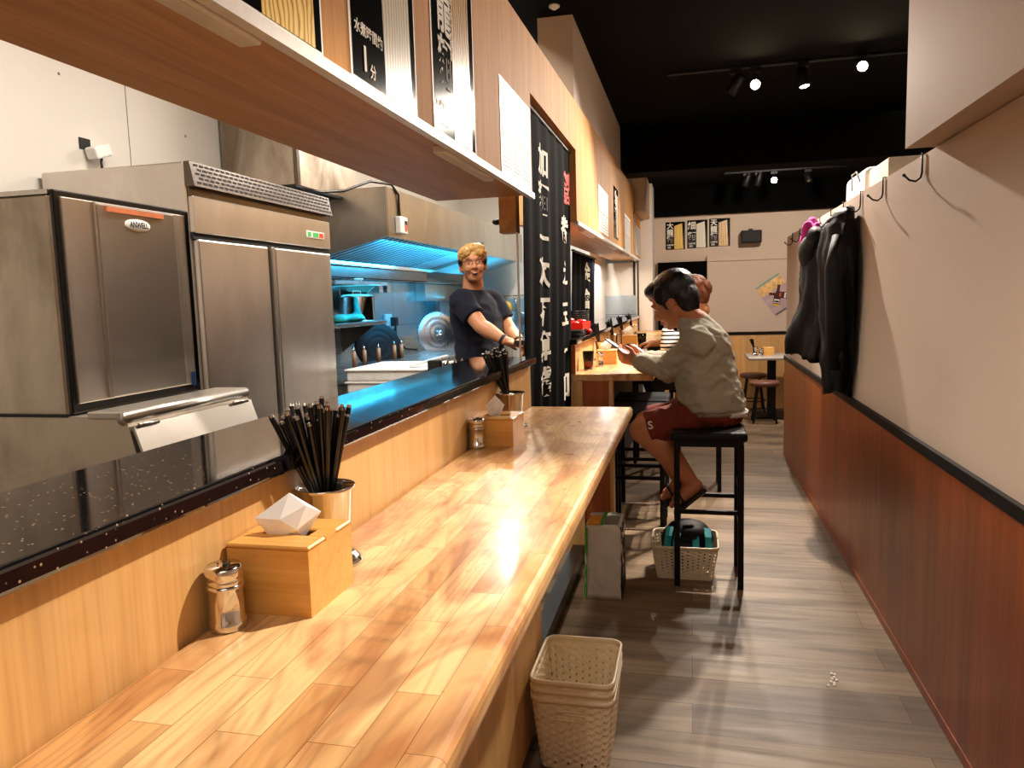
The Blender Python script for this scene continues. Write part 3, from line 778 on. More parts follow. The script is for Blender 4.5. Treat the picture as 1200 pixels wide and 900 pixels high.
# junction box hanging from the wall
jb = thing('junction_box', (-2.70, 3.06, 2.15), 'loose white socket box hanging from a hole in the kitchen wall', 'socket')
m = MB(); rt = Matrix.Translation((-2.68, 3.06, 2.145)) @ Matrix.Rotation(.35, 4, 'X')
m.bev((-.03, -.055, -.028), (.03, .05, .028), .008, seg=2, mat=rt); m.build('box', jb, 'whitetrim')
m = MB(); m.box((-2.7195, 2.985, 2.15), (-2.715, 3.05, 2.20)); m.build('wall_hole', jb, 'black')
m = MB(); m.tube([(-2.68, 3.07, 2.12), (-2.685, 3.075, 2.08), (-2.69, 3.07, 1.98)], .006); m.build('cable', jb, 'blackplastic')

# duct box above
db = thing('duct_box', (-2.3, 4.2, 2.3), 'grey steel duct box above and behind the fridge', 'duct')
m = MB(); m.box((-2.70, 4.05, 2.10), (-2.22, 4.85, 2.75)); m.build('box', db, 'steeldull')
m = MB()
for y in (4.05,): m.box((-2.225, y - .02, 2.10), (-2.20, y + .01, 2.45), None)
m.build('edge_angle', db, 'steeldark')
m = MB(); m.box((-2.70, 4.0, 2.085), (-2.2, 4.95, 2.10)); m.build('bottom_flange', db, 'black')

# extractor hood
hd = thing('extractor_hood', (-2.3, 6.4, 1.9), 'long stainless extractor hood over the cooking line, lit blue underneath', 'extractor hood')
XF, XB, ZB, ZT = -1.90, -2.45, 1.835, 2.15
m = MB(); m.box((XF - .012, 4.62, ZB), (XF, 8.60, ZT)); m.build('front_panel', hd, 'hoodsteel')
m = MB()
m.add([(XF, 4.60, ZB), (XF, 4.60, ZT), (-2.70, 4.60, ZT), (-2.70, 4.60, 1.60), (XB, 4.60, 1.70), (XF, 4.612, ZB), (XF, 4.612, ZT), (-2.70, 4.612, ZT), (-2.70, 4.612, 1.60), (XB, 4.612, 1.70)],
      [(0,1,2,3,4), (9,8,7,6,5), (0,5,6,1), (1,6,7,2), (2,7,8,3), (3,8,9,4), (4,9,5,0)])
m.build('side_panel', hd, 'hoodsteel')
m = MB(); m.box((-2.70, 4.62, ZT - .01), (XF - .012, 8.60, ZT)); m.build('top_panel', hd, 'hoodsteel')
m = MB()
n = 19
for i in range(n):
    y = 4.66 + (6.35 - 4.66) * i / n
    m.hexa([(XB, y, 1.715), (XF - .03, y, 1.845), (XF - .03, y + .042, 1.845), (XB, y + .042, 1.715), (XB, y, 1.7195), (XF - .03, y, 1.8495), (XF - .03, y + .042, 1.8495), (XB, y + .042, 1.7195)])
m.build('filter_slats', hd, 'slat')
m = MB(); m.hexa([(XB, 6.36, 1.712), (XF - .03, 6.36, 1.842), (XF - .03, 6.85, 1.842), (XB, 6.85, 1.712), (XB, 6.36, 1.7195), (XF - .03, 6.36, 1.8495), (XF - .03, 6.85, 1.8495), (XB, 6.85, 1.7195)]); m.build('blank_panel', hd, 'underhood')
m = MB(); m.hexa([(XB, 4.62, 1.7205), (XF - .03, 4.62, 1.8505), (XF - .03, 6.86, 1.8505), (XB, 6.86, 1.7205), (XB, 4.62, 1.73), (XF - .03, 4.62, 1.86), (XF - .03, 6.86, 1.86), (XB, 6.86, 1.73)]); m.build('filter_backing', hd, 'black')
m = MB(); m.box((XB - .02, 4.62, 1.69), (XB + .03, 6.88, 1.715)); m.build('gutter', hd, 'chrome')
m = MB(); m.box((XB - .03, 4.62, 1.60), (XB - .015, 6.88, 1.70)); m.box((XB - .25, 4.62, 1.595), (XB - .015, 8.6, 1.607)); m.build('rear_duct_face', hd, 'steeldark')
m = MB(); m.hexa([(XB, 6.86, 1.68), (XF, 6.86, ZB - .01), (XF, 6.90, ZB - .01), (XB, 6.90, 1.68), (XB, 6.86, 1.92), (XF, 6.86, 1.95), (XF, 6.90, 1.95), (XB, 6.90, 1.92)]); m.build('divider_panel', hd, 'hoodsteel')
m = MB(); m.hexa([(XB, 6.90, 1.70), (XF - .02, 6.90, 1.86), (XF - .02, 8.58, 1.86), (XB, 8.58, 1.70), (XB, 6.90, 1.715), (XF - .02, 6.90, 1.875), (XF - .02, 8.58, 1.875), (XB, 8.58, 1.715)]); m.build('inner_panel', hd, 'underhood')
cb = thing('control_box', (-1.885, 4.80, 1.92), 'small white switch box with red rocker on the hood front', 'switch')
m = MB(); m.bev((-1.90, 4.735, 1.865), (-1.862, 4.865, 1.975), .006, seg=2); m.build('box', cb, 'whitetrim')
m = MB(); m.box((-1.8625, 4.81, 1.885), (-1.857, 4.845, 1.925), 'inkred'); m.box((-1.8625, 4.81, 1.925), (-1.857, 4.845, 1.95), 'black'); m.build('rocker', cb, fixn=False)
m = MB(); m.tube([(-1.89, 4.80, 1.975), (-1.893, 4.80, 2.02), (-1.89, 4.79, 2.12), (-1.90, 4.70, 2.175), (-1.96, 4.5, 2.17), (-2.05, 4.3, 2.09), (-2.1, 4.1, 2.06), (-2.1, 3.9, 2.05)], .008); tag(m.build('cable', None, 'blackplastic'), 'black cable looping over the hood to the white switch box', 'cable')
m = MB(); m.lathe([(0, 0), (.07, 0), (.08, .015), (0, .02)], (-2.42, 5.15, 1.578)); tag(m.build('steel_funnel', None, 'chrome'), 'small steel dish on the upper kitchen shelf', 'dish')

# cook line bench
bn = thing('cooking_bench', (-2.35, 6.6, 0), 'stainless cooking bench along the kitchen wall', 'bench')
m = MB(); m.bev((-2.705, 4.3, .90), (-2.0, 8.6, .945), .01); m.build('top', bn, 'steel')
m = MB(); m.box((-2.68, 4.35, 0), (-2.03, 8.55, .90)); m.build('body', bn, 'steeldull')
m = MB(); m.box((-2.705, 4.3, .945), (-2.69, 8.6, 1.08)); m.build('upstand', bn, 'steel')
# shelves
def shelf(z, y0, y1, label):
    t = thing('steel_shelf', (-2.5, (y0 + y1) / 2, z), label, 'shelf')
    m = MB(); m.bev((-2.70, y0, z - .03), (-2.36, y1, z), .004, seg=1); m.build('board', t, 'steel')
    for y in (y0 + .05, y1 - .15):
        m = MB(); m.add([(-2.70, y, z - .03), (-2.40, y, z - .03), (-2.70, y, z - .25), (-2.70, y + .012, z - .03), (-2.40, y + .012, z - .03), (-2.70, y + .012, z - .25)], [(0, 1, 2), (5, 4, 3), (0, 3, 4, 1), (1, 4, 5, 2), (2, 5, 3, 0)])
        m.build('bracket', t, 'steeldark')
shelf(1.275, 4.75, 5.62, 'lower steel wall shelf carrying the stock pot'); shelf(1.578, 4.75, 5.66, 'upper steel wall shelf above the stock pot')
pt = thing('stock_pot', (-2.50, 5.38, 1.275), 'tall lidded steel stock pot on the lower kitchen shelf', 'pot')
m = MB(); m.lathe([(0, 0), (.125, 0), (.13, .01), (.13, .185), (.136, .19), (.128, .19), (0, .185)], (-2.50, 5.38, 1.275)); m.build('body', pt, 'chrome')
m = MB(); m.lathe([(.137, .19), (.12, .205), (.03, .213), (0, .213)], (-2.50, 5.38, 1.275)); m.tube([(-2.52, 5.35, 1.485), (-2.52, 5.36, 1.505), (-2.48, 5.40, 1.505), (-2.48, 5.41, 1.485)], .006); m.build('lid', pt, 'chrome')
m = MB()
for i in range(7): m.ell((-2.42 - random.uniform(0, .1), 4.97 + i * .05, 1.30 + random.uniform(0, .02)), (.06, .05, .035 - .002 * i), None)
o = tag(m.build('cleaning_cloth', None, 'tealcloth'), 'crumpled turquoise cloth on the shelf in front of the pot', 'cloth'); remesh(o, .01, 3)
# big leaning lids
def disc(name, c, r, nrm, mat, label, dome=.04, knob=True):
    t = thing(name, c, label, 'pot lid'); c = V(c); nrm = V(nrm).normalized()
    prof = [(0, dome)] + [(r * k / 12, dome * (1 - (k / 12) ** 2) + (.004 if k % 3 == 0 else 0)) for k in range(1, 12)] + [(r, 0), (r, -.008), (r * .96, -.006), (0, dome - .012)]
    m = MB(); m.lathe(prof, c, None, 48, nrm); m.build('dish', t, mat)
    if knob:
        m = MB(); m.lathe([(0, 0), (.012, 0), (.012, .02), (.026, .028), (.026, .036), (0, .04)], c + nrm * dome, None, 20, nrm); m.build('knob', t, 'chrome')
disc('wok_lid', (-2.50, 5.75, 1.055), .21, (.75, -.62, .3), 'blackmetal', 'dark wok lid leaning behind the wooden handled ladles', .015, False)
disc('pot_lid', (-2.42, 7.0, 1.105), .215, (.7, -.72, .12), 'lidglass', 'large round spun steel lid leaning on the cooking bench', .03)
# ladles with wooden handles in a rail at the bench front
for i, (y, x) in enumerate(((5.02, -2.38), (5.16, -2.36), (5.42, -2.36), (5.74, -2.36), (5.87, -2.35))):
    t = thing('strainer', (x, y, .945), ['leftmost', 'second', 'middle', 'fourth', 'rightmost'][i] + ' of the wooden-handled noodle strainers on the bench', 'strainer', 'wooden-handled noodle strainers')
    m = MB(); m.tube([(x, y, .95), (x, y, 1.065)], .015, None, 10); m.build('wooden_handle', t, 'woodhandle')
    m = MB(); m.tube([(x, y, 1.06), (x, y, 1.085), (x - .01, y + .01, 1.10), (x - .02, y + .02, 1.085)], .006, None, 8); m.build('hook', t, 'chrome')
# socket with plug & cable
t = thing('wall_socket', (-2.70, 6.42, 1.25), 'white wall socket with black plug on the splashback', 'socket')
m = MB(); m.bev((-2.705, 6.35, 1.20), (-2.68, 6.50, 1.31), .005, seg=1); m.build('plate', t, 'whitetrim')
m = MB(); m.bev((-2.68, 6.45, 1.20), (-2.63, 6.53, 1.28), .008, seg=2); m.tube([(-2.65, 6.50, 1.21), (-2.66, 6.52, 1.13), (-2.66, 6.60, 1.04), (-2.66, 6.75, .97), (-2.6, 6.9, .95)], .009); m.build('plug_and_cable', t, 'blackplastic')
m = MB(); m.tube([(-2.70, 5.55, 1.24), (-2.68, 5.6, 1.15), (-2.66, 5.66, 1.08), (-2.66, 6.0, 1.05), (-2.66, 6.3, 1.07), (-2.66, 6.5, 1.16)], .02); tag(m.build('gas_pipe', None, 'chrome'), 'bent steel gas pipe on the splashback', 'pipe')
for i, (a, c) in enumerate(((6.05, 6.13), (6.22, 6.30))):
    m = MB(); m.box((-2.706, a, 1.50), (-2.60, c, 1.60)); tag(m.build('duct_bracket', None, 'steel'), ['left', 'right'][i] + ' small steel bracket under the hood', 'bracket')
m = MB(); m.box((-2.70, 7.2, 1.42), (-2.60, 8.5, 1.59)); tag(m.build('pipe_casing', None, 'hoodsteel'), 'grey steel casing under the far end of the hood', 'casing')
m = MB(); m.box((-2.70, 7.55, 1.10), (-2.62, 7.70, 1.42)); tag(m.build('black_flue', None, 'black'), 'black vertical flue strip behind the chef', 'flue')
# prep table with white noodle trays
pb = thing('prep_table', (-1.7, 4.3, 0), 'steel prep table beyond the fridge under the white trays', 'table')
m = MB(); m.bev((-1.985, 4.02, .70), (-1.47, 4.62, .74), .006, seg=1); m.build('top', pb, 'steel')
for x, y in ((-1.95, 4.06), (-1.51, 4.06), (-1.95, 4.58), (-1.51, 4.58)):
    m = MB(); m.cyl((x, y, 0), (x, y, .70), .02); m.build('leg', pb, 'steel')
for k in range(4):
    z = .74 + .072 * k
    t = thing('noodle_tray', (-1.72, 4.3, z), ['lowest', 'second lowest', 'second highest', 'topmost'][k] + ' white plastic noodle tray stacked beyond the fridge', 'tray', 'white stacked noodle trays')
    m = MB(); m.bev((-1.97, 4.04, z), (-1.49, 4.60, z + .066), .012, seg=2); m.build('tray', t, 'whitetrim')
    m = MB(); m.bev((-1.98, 4.03, z + .058), (-1.48, 4.61, z + .070), .004, seg=1); m.build('rim', t, 'whitetrim')
m = MB(); m.hexa([(-1.62, 4.15, 1.03), (-1.59, 4.11, 1.03), (-1.42, 4.30, 1.075), (-1.45, 4.34, 1.075), (-1.62, 4.15, 1.04), (-1.59, 4.11, 1.04), (-1.42, 4.30, 1.085), (-1.45, 4.34, 1.085)]); tag(m.build('tray_scraper', None, 'whitetrim'), 'white flat scraper lying on the topmost tray', 'scraper')
# little chrome clamp + box on ledge end
t = thing('gas_valve', (-1.4, 4.0, 0), 'small chrome and black valve stand between the trays and the chef', 'valve')
m = MB(); m.cyl((-1.405, 4.0, 0), (-1.405, 4.0, 1.0), .02); m.build('post', t, 'steel')
m = MB(); m.bev((-1.44, 3.97, .99), (-1.37, 4.03, 1.08), .006); m.build('body', t, 'black')
m = MB()
for i in range(4): m.tube([(-1.38 + .04 * i, 3.99, 1.03), (-1.36 + .04 * i, 3.99, 1.085), (-1.34 + .04 * i, 3.99, 1.03)], .010)
m.build('coil', t, 'chrome')
t = thing('utensil_rail', (-2.3, 8.88, 1.46), 'thin utensil rail on the far kitchen wall beside the chef', 'rail')
m = MB(); m.tube([(-2.62, 8.87, 1.46), (-1.2, 8.87, 1.46)], .006)
for x in [-2.55 + i * .12 for i in range(11)]: m.tube([(x, 8.87, 1.46), (x, 8.86, 1.42)], .004)
m.build('rail', t, 'chrome')
t = thing('hanging_sieve', (-2.16, 8.85, 1.36), 'yellow round sieve hanging on the far utensil rail', 'sieve')
m = MB(); m.lathe([(0, -.01), (.07, -.01), (.08, 0), (.07, .01), (0, .012)], (-2.18, 8.85, 1.32), None, 20, (0, -1, 0)); m.build('disc', t, 'yellow')
m = MB(); m.tube([(-2.18, 8.86, 1.39), (-2.18, 8.86, 1.45)], .005); m.build('handle', t, 'chrome')
t = thing('hanging_pan', (-2.06, 8.83, 1.1), 'round steel pan hanging on the far kitchen wall', 'pan')
m = MB(); m.lathe([(0, 0), (.12, 0), (.15, .03), (.145, .03), (.115, .008), (0, .008)], (-2.06, 8.86, 1.13), None, 24, (0, -1, 0)); m.build('bowl', t, 'lidglass')
m = MB(); m.tube([(-2.05, 8.84, 1.27), (-2.05, 8.84, 1.44)], .01); m.build('handle', t, 'chrome')
t = thing('hanging_ladle', (-2.28, 8.85, 1.1), 'steel ladle hanging left of the pan', 'ladle')
m = MB(); m.tube([(-2.30, 8.85, 1.45), (-2.30, 8.85, 1.18)], .008); m.build('handle', t, 'chrome')
m = MB(); m.ell((-2.30, 8.84, 1.14), (.05, .03, .05)); m.build('bowl', t, 'chrome')
# white-blue lower board
m = MB(); m.box((-2.70, 8.885, .9), (-.62, 8.899, 1.42)); tag(m.build('tiled_panel', None, 'splash'), 'steel panel under the utensil rail', 'panel')

# ================================================================== COUNTER-TOP THINGS
def tissue_box(c, w, d, h, label, tl, rz=0):
    x, y, z = c
    t = thing('tissue_box', (x, y, z), label, 'tissue box'); t.rotation_euler = (0, 0, rz)
    th = .006
    m = MB()
    for a, b_ in (((-w/2, -d/2, 0), (w/2, -d/2 + th, h - th)), ((-w/2, d/2 - th, 0), (w/2, d/2, h - th)), ((-w/2, -d/2 + th, 0), (-w/2 + th, d/2 - th, h - th)), ((w/2 - th, -d/2 + th, 0), (w/2, d/2 - th, h - th))):
        m.box(a, b_)
    m.box((-w/2 + th, -d/2 + th, 0), (w/2 - th, d/2 - th, .004))
    m.build('body', t, 'bamboo', world=False)
    m = MB(); sw, sd = w * .30, d * .12
    z0, z1 = h - th, h
    m.bev((-w/2 - .001, -d/2 - .001, z0), (w/2 + .001, -sd, z1), .002, seg=1); m.bev((-w/2 - .001, sd, z0), (w/2 + .001, d/2 + .001, z1), .002, seg=1)
    m.box((-w/2 - .001, -sd, z0), (-sw, sd, z1)); m.box((sw, -sd, z0), (w/2 + .001, sd, z1))
    m.build('lid', t, 'bamboo', world=False)
    return t
def tissue(c, h, w, label, rz=0, seed=1, wide=1.0):
    rnd = random.Random(seed)
    k = h / .066; q = w / .042
    P = [(-.020, -.010, 0), (.022, -.008, 0), (.046, .002, .036), (.004, .006, .066), (-.042, -.004, .034), (-.006, -.020, .034), (.016, -.022, .018), (0, .020, .030), (-.022, -.014, .020), (.028, -.010, .050)]
    P = [(x * q * wide, y * q, z * k) for x, y, z in P]
    m = MB(); m.add(P, [(0, 1, 6), (0, 6, 5, 8), (1, 2, 6), (6, 2, 9, 5), (9, 3, 5), (2, 3, 9), (3, 4, 5), (4, 8, 5), (4, 0, 8), (1, 0, 7), (2, 1, 7), (3, 2, 7), (4, 3, 7), (0, 4, 7)])
    o = m.build('tissue', None, 'tissue')
    o.location = c; o.rotation_euler = (0, 0, rz)
    tag(o, label, 'tissue'); o.name = 'tissue'
    return o
tissue_box((-.5365, .905, 1.0), .118, .124, .094, 'near bamboo tissue box with a white tissue, beside the steel shaker', '')
tissue((-.541, .905, 1.084), .062, .042, 'white tissue sticking out of the near bamboo box', .35, 2)
tissue_box((-.5385, 2.05, 1.0), .122, .14, .078, 'far bamboo tissue box near the end of the counter', '')
tissue((-.549, 2.06, 1.07), .062, .026, 'white tissue sticking out of the far bamboo box', .2, 5)
def shaker(c, label):
    t = thing('spice_shaker', c, label, 'shaker')
    m = MB(); m.lathe([(0, 0), (.0225, 0), (.0235, .003), (.0235, .012), (.0215, .014), (.0215, .052), (.023, .054), (.023, .058), (0, .058)], (0, 0, 0)); m.build('body', t, 'chrome', world=False)
    m = MB(); m.lathe([(.0215, .058), (.0225, .060), (.0225, .064), (.0215, .066), (.0235, .068), (.0235, .079), (.021, .082), (0, .083)], (0, 0, 0)); cp = m.build('cap', t, 'chrome', world=False)
    m = MB(); m.cyl((.006, -.004, .0825), (.006, -.004, .085), .004, None, None, 12)
    for k in range(6): m.cyl((-.008 * math.cos(k), .009 * math.sin(k), .0826), (-.008 * math.cos(k), .009 * math.sin(k), .0834), .0012, None, 'black', 8)
    m.build('pour_hole', cp, 'black', world=False)
    return t
shaker((-.571, .80, 1.0), 'brushed steel spice shaker beside the near tissue box')
shaker((-.5745, 1.955, 1.0), 'brushed steel spice shaker beside the far tissue box')
def canister(c, h, r, label, flare=1.0):
    t = thing('chopstick_canister', c, label, 'canister')
    m = MB()
    m.lathe([(0, 0), (r * 1.22, 0), (r * 1.22, .004), (r * 1.0, .014), (r * .80, .02), (r * .82, h * .45), (r * .98, h - .006), (r * 1.08, h), (r * 1.05, h + .001), (r * .95, h - .008), (r * .77, .03), (0, .024)], (0, 0, 0), None, 40)
    m.build('cup', t, 'chrome', world=False); return t
def chopsticks(c, h, r, n, ln, label, group, lean=(-.3, 0), spread=.42, seed=3, tipm=True):
    rnd = random.Random(seed); proto = None
    for i in range(n):
        a = rnd.uniform(0, 2 * PI); q = math.sqrt((i + .5) / n)
        top = V((math.cos(a) * q * spread + lean[0], math.sin(a) * q * spread + lean[1], 1)).normalized()
        base = V((c[0], c[1], c[2] + .028)) + V((-math.cos(a) * q * r * .35 - lean[0] * r * .8, -math.sin(a) * q * r * .35 - lean[1] * r * .8, 0))
        if proto is None:
            proto = thing('chopstick', base, label, 'chopstick', group)
            m = MB(); m.cyl((0, 0, 0), (0, 0, ln), .0025, .0043, None, 8); m.build('stick', proto, 'blackgloss', world=False)
            if tipm: m = MB(); m.cyl((0, 0, ln), (0, 0, ln + .004), .0044, .0038, None, 8); m.build('end_cap', proto, 'chrome', world=False)
            o = proto
        else: o = dup(proto, base)
        o.rotation_mode = 'QUATERNION'; o.rotation_quaternion = V((0, 0, 1)).rotation_difference(top)
        k = rnd.uniform(.9, 1.03); o.scale = (1, 1, k)
canister((-.555, 1.045, 1.0), .122, .043, 'flared steel canister full of black chopsticks behind the near tissue box')
chopsticks((-.555, 1.045, 1.0), .122, .035, 48, .225, 'black silver-tipped chopstick in the near steel canister', 'chopsticks in the near canister', (-.07, -.04), .36, 4)
canister((-.560, 2.30, 1.0), .11, .044, 'straight steel canister of black chopsticks behind the far tissue box')
chopsticks((-.560, 2.30, 1.0), .11, .038, 40, .225, 'black silver-tipped chopstick in the far steel canister', 'chopsticks in the far canister', (-.27, -.06), .27, 9)
# ================================================================== SECOND COUNTER
c2 = thing('bar_counter', (-.4, 6.4, 0), 'second wooden bar counter beyond the black curtain where the customers sit', 'counter')
m = MB(); m.bev((-.628, 3.95, .962), (-.19, 9.04, 1.0), .008, seg=2); m.build('worktop', c2, 'butcher')
m = MB(); m.box((-.655, 3.95, 0), (-.565, 3.99, .962)); m.build('end_panel', c2, 'panel')
m = MB(); m.box((-.565, 3.965, 0), (-.425, 3.99, .962)); m.build('inner_panel', c2, 'cherry')  # cherry tone stands in for the shade on this panel
m = MB(); m.box((-.425, 3.95, 0), (-.405, 4.02, .962)); m.build('edge_strip', c2, 'panel')  # paler oak stands in for the panel's light-caught edge
m = MB(); m.box((-.625, 3.99, 0), (-.56, 9.0, .962)); m.build('dark_front', c2, 'black')
d2 = thing('counter_divider', (-.68, 6.4, 0), 'oak upstand behind the second counter below its black ledge', 'partition')
m = MB(); m.box((-.66, 3.96, .96), (-.618, 9.04, 1.155)); m.build('oak_panel', d2, 'farwood')
m = MB(); m.box((-.66, 3.95, 1.0), (-.60, 3.964, 1.155)); m.build('end_strip', d2, 'cherry')
m = MB(); m.bev((-.93, 3.93, 1.158), (-.585, 9.04, 1.186), .005); tag(m.build('granite_ledge', None, 'granite'), 'black granite ledge over the second counter holding bowls and a red tray', 'ledge')
# things on the ledge
def bowl_stack(x, y, z, r, n, label, h=.014):
    t = thing('bowl_stack', (x, y, z), label, 'bowls')
    for i in range(n):
        m = MB(); m.lathe([(0, .002), (r * .45, 0), (r * .5, .004), (r * .9, h * 1.5), (r, h * 2.6), (r * .97, h * 2.6), (r * .85, h * 1.6), (0, h)], (x, y, z + i * h), None, 24); m.build('bowl', t, 'blackgloss')
bowl_stack(-.74, 4.98, 1.186, .082, 8, 'tall stack of black noodle bowls on the ledge beside the black curtain')
bowl_stack(-.80, 5.30, 1.186, .075, 6, 'shorter stack of black bowls behind the tall stack', .014)
for i in range(4):
    z = 1.186 + i * .008
    m = MB(); m.lathe([(0, 0), (.07, 0), (.105, .012), (.10, .014), (.07, .006), (0, .006)], (-.70, 4.28, z), None, 28)
    tag(m.build('plate', None, 'blackgloss'), ['lowest', 'second lowest', 'second highest', 'topmost'][i] + ' of the stacked black plates below the red tray', 'plate', 'stacked black plates')
rt_ = thing('red_tray', (-.69, 4.42, 1.225), 'bright red plastic tray of packets on the stacked plates', 'tray')
m = MB()
for a, b_ in (((-.78, 4.26, 1.226), (-.60, 4.60, 1.230)), ((-.78, 4.26, 1.23), (-.774, 4.60, 1.262)), ((-.606, 4.26, 1.23), (-.60, 4.60, 1.262)), ((-.774, 4.26, 1.23), (-.606, 4.266, 1.262)), ((-.774, 4.594, 1.23), (-.606, 4.60, 1.262))): m.box(a, b_)
m.build('tray', rt_, 'redplastic')
for i in range(7):
    m = MB(); m.ell((-.75 + .028 * i % .14 - .0, 4.30 + .04 * i, 1.255 + .01 * (i % 3)), (.026, .03, .014), None, Matrix.Rotation(i, 3, 'Z'), 12, 8)
    tag(m.build('sauce_packet', None, 'redplastic'), 'glossy red packet heaped in the red tray', 'packet', 'red packets in the red tray')
m = MB(); m.ell((-.615, 4.62, 1.20), (.022, .025, .016)); tag(m.build('tomato', None, 'redplastic'), 'small round red lid beside the plates on the ledge', 'lid')
# canisters with dark chopsticks along the second counter
for i, (x, y) in enumerate(((-.565, 4.86), (-.565, 5.75), (-.565, 6.55), (-.565, 7.6))):
    nm = ['nearest', 'second', 'third', 'farthest'][i]
    canister((x, y, 1.0), .12, .042, nm + ' chopstick canister along the second counter')
    chopsticks((x, y, 1.0), .12, .036, 18, .215, 'black chopstick in the ' + nm + ' canister of the second counter', 'chopsticks in the ' + nm + ' canister of the second counter', (-.28, -.12), .22, 20 + i, False)
tissue_box((-.50, 4.60, 1.0), .12, .12, .085, 'bamboo tissue box beside the glass of cola', '')
tissue((-.51, 4.60, 1.075), .07, .035, 'white tissue in the bamboo box beside the cola', 0, 8)
tissue_box((-.50, 6.35, 1.0), .12, .12, .085, 'farther bamboo tissue box behind the phones', '')
tissue((-.51, 6.35, 1.075), .09, .05, 'bright white tissue in the farther bamboo box', 0, 11)
shaker((-.525, 4.40, 1.0), 'steel shaker between the cola and the tissue box')
def drink(x, y, r, h, mat, label, fill=.8, ice=False):
    t = thing('drinking_glass', (x, y, 1.0), label, 'glass')
    m = MB(); m.lathe([(0, 0), (r * .78, 0), (r, h), (r - .0025, h), (r * .75, .006), (0, .006)], (0, 0, 0), None, 28); m.build('glass', t, 'glass', world=False)
    m = MB(); m.lathe([(0, .0065), (r * .74, .0065), (r * .75 + (r * .2) * fill, h * fill), (0, h * fill)], (0, 0, 0), None, 28); m.build('drink', t, mat, world=False)
    if ice:
        for i in range(6):
            m = MB(); m.bev((-.011, -.011, -.011), (.011, .011, .011), .003, seg=1, mat=Matrix.Translation((.016 * math.cos(i * 1.05), .016 * math.sin(i * 1.05), h * fill + .006)) @ Matrix.Rotation(i, 4, (1, .4, i % 2))); m.build('ice_cube', t, 'glass', world=False)
drink(-.565, 4.20, .032, .105, 'cola', 'glass of iced cola at the near end of the second counter', .72, True)
drink(-.37, 5.85, .036, .12, 'tea', 'glass of brown tea in front of the second customer', .6)
t = thing('bowl', (-.27, 5.62, 1.0), 'black bowl in front of the second customer', 'bowl')
m = MB(); m.lathe([(0, 0), (.045, 0), (.05, .012), (.082, .06), (.078, .06), (.045, .016), (0, .014)], (0, 0, 0)); m.build('dish', t, 'blackgloss', world=False)
m = MB(); m.lathe([(0, .045), (.068, .045), (.07, .048), (0, .05)], (0, 0, 0)); m.build('soup', t, 'tea', world=False)
t = thing('condiment_box', (-.45, 5.62, 1.0), 'small brown wooden condiment box with dark lid near the tea', 'box')
m = MB(); m.bev((-.49, 5.58, 1.0), (-.41, 5.66, 1.045), .004); m.build('box', t, 'tea'); m = MB(); m.ell((-.45, 5.62, 1.047), (.028, .028, .012)); m.build('lid', t, 'black')
m = MB(); m.bev((-.33, 4.30, 1.001), (-.20, 4.75, 1.0035), .001, seg=1); tag(m.build('paper_sheet', None, 'paper'), 'brightly lit white paper placemat under the customer\'s phones', 'paper')

# ================================================================== STOOLS
def make_stool():
    t = thing('bar_stool', (0, 0, 0), 'x', 'bar stool', 'square black bar stools')
    m = MB(); m.bev((-.175, -.20, .715), (.175, .20, .760), .016); m.build('seat', t, 'nylon_seat', world=False)
    m = MB()
    m.box((-.158, -.185, .69), (.158, .185, .716)); m.build('seat_frame', t, 'blackmetal', world=False)
    for sx in (-1, 1):
        for sy in (-1, 1):
            m = MB(); m.bev((sx * .147 - .0135, sy * .16 - .0135, 0), (sx * .147 + .0135, sy * .16 + .0135, .70), .002, seg=1); m.build('leg', t, 'blackmetal', world=False)
    for sy in (-1, 1):
        for z in (.37, ):
            m = MB(); m.box((-.136, sy * .16 - .008, z - .010), (.136, sy * .16 + .008, z + .010)); m.build('footrest_bar', t, 'blackmetal', world=False)
    for sx in (-1, 1):
        for z in (.30, .47):
            m = MB(); m.box((sx * .147 - .008, -.15, z - .009), (sx * .147 + .008, .15, z + .009)); m.build('side_rail', t, 'blackmetal', world=False)
    return t
M['nylon_seat'] = plain('black_seat_vinyl', '060607', .55, Specular_IOR_Level=.25)
s0 = make_stool(); s0.location = (.078, 3.765, 0); s0['label'] = 'square black bar stool under the customer in the grey sweatshirt'
dup(s0, (-.31, 4.92, 0), 0, 'square black bar stool tucked under the second counter beside the seated customer')
dup(s0, (-.31, 4.42, 0), 0, 'square black bar stool pushed under the second counter nearest its end')
dup(s0, (.045, 5.60, 0), 0, 'square black bar stool under the auburn-haired customer')
dup(s0, (-.31, 6.35, 0), 0, 'square black bar stool pushed in beyond the auburn-haired customer')

